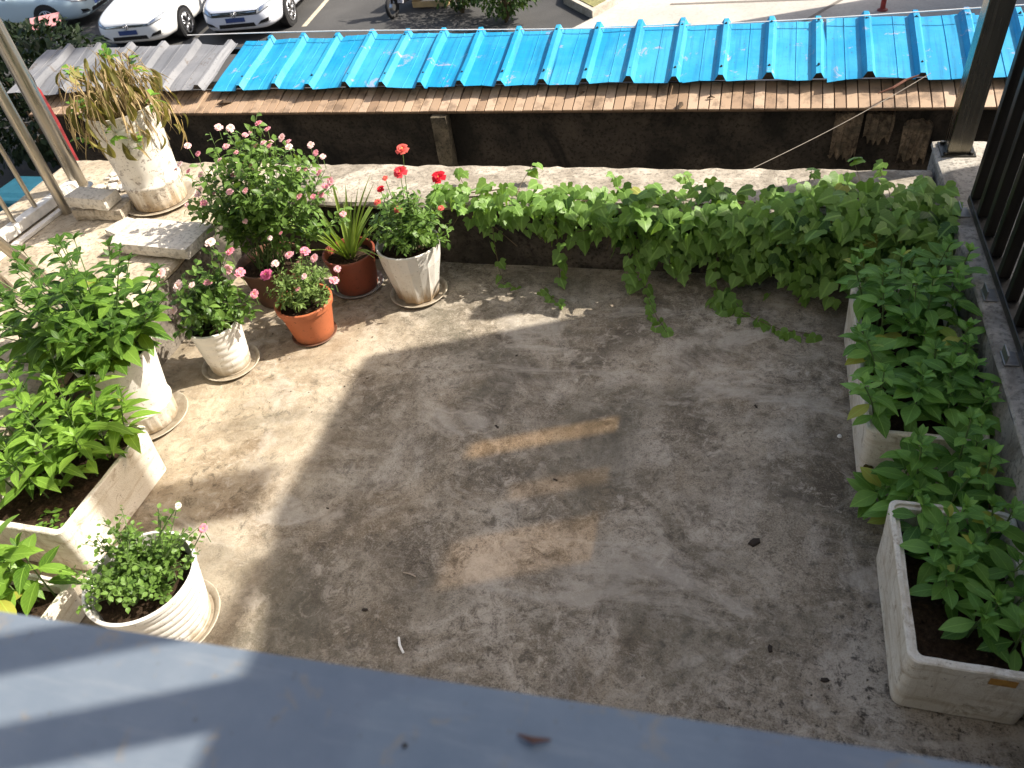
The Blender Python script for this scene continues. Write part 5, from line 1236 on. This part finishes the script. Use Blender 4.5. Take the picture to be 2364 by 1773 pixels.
# ------------------------------------------------------------------ cars
TYRE = plain("tyre_rubber", (.018, .018, .019), .8); RIM = mat_steel("alloy_rim", (.62, .62, .64), .3); CHROME = mat_steel("chrome", (.75, .75, .76), .12)
BLACKP = plain("black_trim", (.012, .012, .013), .4); LENS = plain("headlight_lens", (.30, .32, .34), .08, .3, .3, 20, .8); CARGLASS = plain("car_glass", (.02, .024, .028), .05, 0, .1, 3, .7); PLATE = plain("blue_number_plate", (.04, .07, .20), .5)
def car_paint(name, c):
    t = NT(name); t.color(c); t.set(rough=.25, spec=.5); t.b.inputs['Coat Weight'].default_value = .6; t.b.inputs['Coat Roughness'].default_value = .05; return t.m
def sedan(loc, yaw, paint, label, slim):
    root = empty("parked_car", (0, 0, 0), label, "car", "cars in the car park")
    stn = [(-.93, .48, .34, .56), (-.91, .62, .27, .62), (-.83, .74, .21, .69), (-.65, .83, .19, .755), (-.35, .875, .19, .81), (0, .89, .19, .86), (.5, .895, .19, .925), (1.2, .895, .19, .95), (2.0, .895, .19, .96), (2.9, .89, .2, .97), (3.35, .86, .22, .98), (3.62, .78, .26, .94), (3.72, .6, .32, .84)]
    b = MB(); n = 15
    for (y, w, zb, zt) in stn:
        half = [(0, zb), (w*.62, zb), (w*.9, zb+.03), (w*.985, zb+.13), (w, zb+.55*(zt-zb)), (w*.975, zt-.11), (w*.88, zt-.025), (w*.5, zt+.015)]
        ring = half + [(0, zt+.025)] + [(-x, z) for x, z in half[:0:-1]]
        n = len(ring)
        for (x, z) in ring: b.v.append(V((x, y, z)))
    for j in range(len(stn)-1):
        for i in range(n):
            q = (i+1) % n; b.f.append((j*n+i, (j+1)*n+i, (j+1)*n+q, j*n+q)); b.mi.append(0)
    b.f.append(tuple(range(n))); b.mi.append(0); b.f.append(tuple((len(stn)-1)*n+i for i in range(n-1, -1, -1))); b.mi.append(0)
    body = b.build("body", paint, root, True)
    sm = body.modifiers.new("subsurf", 'SUBSURF'); sm.levels = 2; sm.render_levels = 2
    # cabin: glass band with painted roof
    b = MB(); lo_ = [(-.80, .45, .93), (.80, .45, .93), (.83, 3.25, .95), (-.83, 3.25, .95)]; hi_ = [(-.56, 1.35, 1.40), (.56, 1.35, 1.40), (.60, 2.55, 1.42), (-.60, 2.55, 1.42)]
    b.add(lo_+hi_, [(0, 1, 5, 4), (1, 2, 6, 5), (2, 3, 7, 6), (3, 0, 4, 7)]); b.build("windscreen_and_windows", CARGLASS, root)
    b = MB(); b.add([(-.57, 1.33, 1.40), (.57, 1.33, 1.40), (.61, 2.58, 1.42), (-.61, 2.58, 1.42), (-.45, 1.6, 1.46), (.45, 1.6, 1.46), (.48, 2.35, 1.47), (-.48, 2.35, 1.47)], [(4, 5, 6, 7), (0, 1, 5, 4), (1, 2, 6, 5), (2, 3, 7, 6), (3, 0, 4, 7)]); b.build("roof", paint, root, True)
    dg = bpy.context.evaluated_depsgraph_get(); dg.update(); bvh = BVHTree.FromObject(body, dg)
    def decal(name, poly, mat, off=.004, nu=8, nv=4, parent=root):
        """quad patch (4 corners x,z seen from the front, u then v) pressed onto the nose"""
        b = MB(); (a, b_, c_, d_) = [V((x, 0, z)) for x, z in poly]
        for j in range(nv+1):
            for i in range(nu+1):
                p_ = a.lerp(b_, i/nu).lerp(d_.lerp(c_, i/nu), j/nv)
                h = bvh.ray_cast(V((p_.x, -3, p_.z)), V((0, 1, 0)))
                y_ = h[0].y if h[0] is not None else -.3
                nn = h[1] if h[0] is not None else V((0, -1, 0))
                if nn.y > 0: nn = -nn
                b.v.append(V((p_.x, y_, p_.z)) + nn*off)
        for j in range(nv):
            for i in range(nu):
                q = j*(nu+1)+i; b.f.append((q, q+1, q+nu+2, q+nu+1)); b.mi.append(0)
        return b.build(name, mat, parent, True)
    z0, z1 = (.555, .60) if slim else (.53, .615)
    gr_ = decal("grille", [(-.50, z0), (.50, z0), (.54, z1), (-.54, z1)], BLACKP, .005, 14, 2)
    for t in (.3, .7): decal("chrome_bar", [(-.49, z0+(z1-z0)*t-.005), (.49, z0+(z1-z0)*t-.005), (.49, z0+(z1-z0)*t+.005), (-.49, z0+(z1-z0)*t+.005)], CHROME, .009, 14, 1, gr_)
    for s_ in (-1, 1):
        hl = decal("headlight", [(s_*.50, z0+.005), (s_*.76, .635), (s_*.80, .735), (s_*.53, z1+.015)], LENS, .006, 8, 4)
        decal("lamp", [(s_*.57, z0+.045), (s_*.66, .625), (s_*.67, .665), (s_*.58, z1+.025)], CHROME, .010, 4, 3, hl)
        decal("headlight_edge", [(s_*.50, z0-.004), (s_*.77, .622), (s_*.765, .635), (s_*.50, z0+.006)], BLACKP, .008, 8, 1, hl)
        decal("fog_intake", [(s_*.48, .34), (s_*.70, .36), (s_*.72, .44), (s_*.56, .40)], BLACKP, .005, 6, 3)
        decal("chrome_strip", [(s_*.46, .325), (s_*.72, .345), (s_*.72, .355), (s_*.46, .335)], CHROME, .007, 6, 1)
    decal("lower_intake", [(-.42, .30), (.42, .30), (.40, .38), (-.40, .38)], BLACKP, .004, 10, 3)
    decal("number_plate", [(-.22, .41), (.22, .41), (.22, .50), (-.22, .50)], PLATE, .014, 4, 2)
    # round emblem: ring with V over W strokes
    b = MB(); yb = -.955; ez = (z0+z1)/2
    ring = [(.058*math.cos(2*math.pi*i/20), yb, ez+.058*math.sin(2*math.pi*i/20)) for i in range(21)]; b.tube(ring, .007, 6)
    for a0, a1 in (((-.026, .05), (0, .004)), ((.026, .05), (0, .004)), ((-.048, .028), (-.024, -.046)), ((-.024, -.046), (0, -.002)), ((0, -.002), (.024, -.046)), ((.024, -.046), (.048, .028))):
        b.tube([(a0[0], yb, ez+a0[1]), (a1[0], yb, ez+a1[1])], .005, 5)
    b.tube([(0, yb, ez), (0, yb+.06, ez)], .02, 8); b.build("emblem", CHROME, root, True)
    for s_ in (-1, 1):
        for wy in (0.0, 2.62):
            b = MB(); cx = s_*.80
            def disc(b, r0, x0, x1, r1=None, seg=32):
                r1 = r1 or r0; vs_ = []
                for (x, r_) in ((x0, r0), (x1, r1)):
                    for i in range(seg): vs_.append((x, wy+r_*math.cos(2*math.pi*i/seg), .31+r_*math.sin(2*math.pi*i/seg)))
                b.add(vs_, [(i, (i+1) % seg, (i+1) % seg+seg, i+seg) for i in range(seg)] + [tuple(range(seg)), tuple(range(2*seg-1, seg-1, -1))])
            disc(b, .355, s_*.70, s_*.897); arch = b.build("wheel_arch", BLACKP, root)
            b = MB(); disc(b, .315, s_*.70, s_*.890); disc(b, .31, s_*.89, s_*.902, .29); wh = b.build("wheel", TYRE, root, True, angle=40)
            b = MB(); disc(b, .215, s_*.89, s_*.904, .21); b.build("rim_dish", BLACKP, wh)
            b = MB()
            for i in range(5):
                a = 2*math.pi*i/5+.3
                for da in (-.16, .16):
                    b.tube([(s_*.912, wy+.03*math.cos(a), .31+.03*math.sin(a)), (s_*.908, wy+.20*math.cos(a+da), .31+.20*math.sin(a+da))], [.018, .014], 6)
            b.tube([(s_*.908, wy+.208*math.cos(2*math.pi*i/28), .31+.208*math.sin(2*math.pi*i/28)) for i in range(29)], .014, 6, False)
            b.lathe([(0.001, 0)], (0, 0, 0), 3) if False else None
            b.build("rim", RIM, wh, True)
        b = MB(); b.box((s_*.90-.0, .72, .86), (s_*1.06, .84, .98), .03) if s_ > 0 else b.box((s_*1.06, .72, .86), (s_*.90, .84, .98), .03); b.build("mirror", paint, root, True, angle=40)
    root.location = loc; root.rotation_euler = (0, 0, yaw)
    return root
sedan((-13.02, 15.72, GZ), R(7), car_paint("pearl_white_paint", (.80, .80, .78)), "white car with slim dark grille, nearest the grey roof", True)
sedan((-10.68, 16.26, GZ), R(8), car_paint("cool_white_paint", (.70, .72, .78)), "white car with wide barred grille, right of the other white car", False)
sedan((-16.6, 17.3, GZ), R(100), car_paint("pale_blue_paint", (.42, .53, .58)), "pale blue car parked sideways at the far left corner", True)

# scooter and crate at the top edge, standing in the car park
def scooter(loc, yaw):
    root = empty("parked_scooter", (0, 0, 0), "light grey scooter standing in the car park behind the blue roof", "scooter")
    body = plain("light_grey_plastic", (.50, .50, .54), .35)
    for wy in (-.62, .62):
        b = MB(); b.tube([(0, wy+.19*math.cos(2*math.pi*i/24), .22+.19*math.sin(2*math.pi*i/24)) for i in range(25)], .045, 8, False); b.build("wheel", TYRE, root, True)
        b = MB(); b.tube([(-.05, wy, .22), (.05, wy, .22)], .07, 12); b.build("hub", RIM, root)
    b = MB(); b.add([(-.17, -.45, .25), (.17, -.45, .25), (.22, -.40, .62), (-.22, -.40, .62), (-.15, -.34, .95), (.15, -.34, .95)], [(0, 1, 2, 3), (3, 2, 5, 4)]); o = b.build("leg_shield", body, root); o.modifiers.new("t", 'SOLIDIFY').thickness = .04
    b = MB(); b.box((-.15, -.42, .22), (.15, .1, .29), .02); b.build("footboard", BLACKP, root)
    b = MB(); b.box((-.16, .08, .28), (.16, .72, .66), .07); b.build("rear_body", body, root, True, angle=40)
    b = MB(); b.box((-.14, .06, .662), (.14, .72, .76), .04); b.build("seat", BLACKP, root, True, angle=40)
    b = MB(); b.tube([(-.33, -.28, 1.05), (-.12, -.36, 1.0), (.12, -.36, 1.0), (.33, -.28, 1.05)], .018, 8); b.tube([(0, -.36, .98), (0, -.62, .25)], .03, 8); b.build("handlebar", BLACKP, root, True)
    b = MB(); b.box((-.09, -.50, .82), (.09, -.36, .98), .03); b.build("headlight", LENS, root, True, angle=40)
    root.location = loc; root.rotation_euler = (0, 0, yaw)
scooter((-7.3, 17.15, GZ), R(-12))
b = MB(); cr = empty("wooden_crate", (-6.75, 17.3, GZ), "tan wooden crate standing beside the scooter", "crate")
for zc in (.05, .2, .35):
    for s_ in (-1, 1):
        b = MB(); b.box((-7.15, 17.3+s_*.28-.01, GZ+zc), (-6.35, 17.3+s_*.28+.01, GZ+zc+.12)); b.build("slat", plain("tan_wood", (.46, .33, .16), .7), cr)
        b = MB(); b.box((-6.75+s_*.40-.01, 17.03, GZ+zc), (-6.75+s_*.40+.01, 17.57, GZ+zc+.12)); b.build("slat", plain("tan_wood_end", (.42, .30, .15), .7), cr)
b = MB(); b.box((-7.15, 17.01, GZ+.475), (-6.35, 17.59, GZ+.50)); b.build("lid", plain("tan_wood_lid", (.52, .38, .18), .7), cr)
# shade tree standing beyond the top of the view
random.seed(97)
tr_ = empty("yard_tree", (-8.6, 21.2, GZ), "leafy tree behind the car park", "tree")
b = MB(); b.tube([(-8.6, 21.2, GZ), (-8.5, 21.1, 0), (-8.7, 21.0, 2.6)], [.22, .17, .1], 9)
for i in range(9):
    a = i*.7; b.tube([(-8.6, 21.05, 1.0+.2*i), (-8.6+math.cos(a)*.9, 21.0+math.sin(a)*.9, 2.3+.2*i), (-8.6+math.cos(a)*1.7, 21.0+math.sin(a)*1.6, 3.0+.25*i)], [.07, .04, .015], 6)
b.build("trunk", WOOD, tr_)
fo = Foliage(tr_, 300); lm = variants("leaf", YL, .16, .085, OV, 3)
for i in range(5200):
    u = V((random.gauss(0, 1), random.gauss(0, 1), random.gauss(0, 1))).normalized(); q = rnd(.15, 1)**.4*(1+.3*noise.noise(u*2.3)); p_ = V((-8.6+u.x*2.3*q, 20.6+u.y*2.2*q, 3.6+u.z*1.9*q)); fo.add(random.choice(lm), frame(p_, u+jit(.9), UP+jit(.6), rnd(.8, 1.5)))
fo.done()
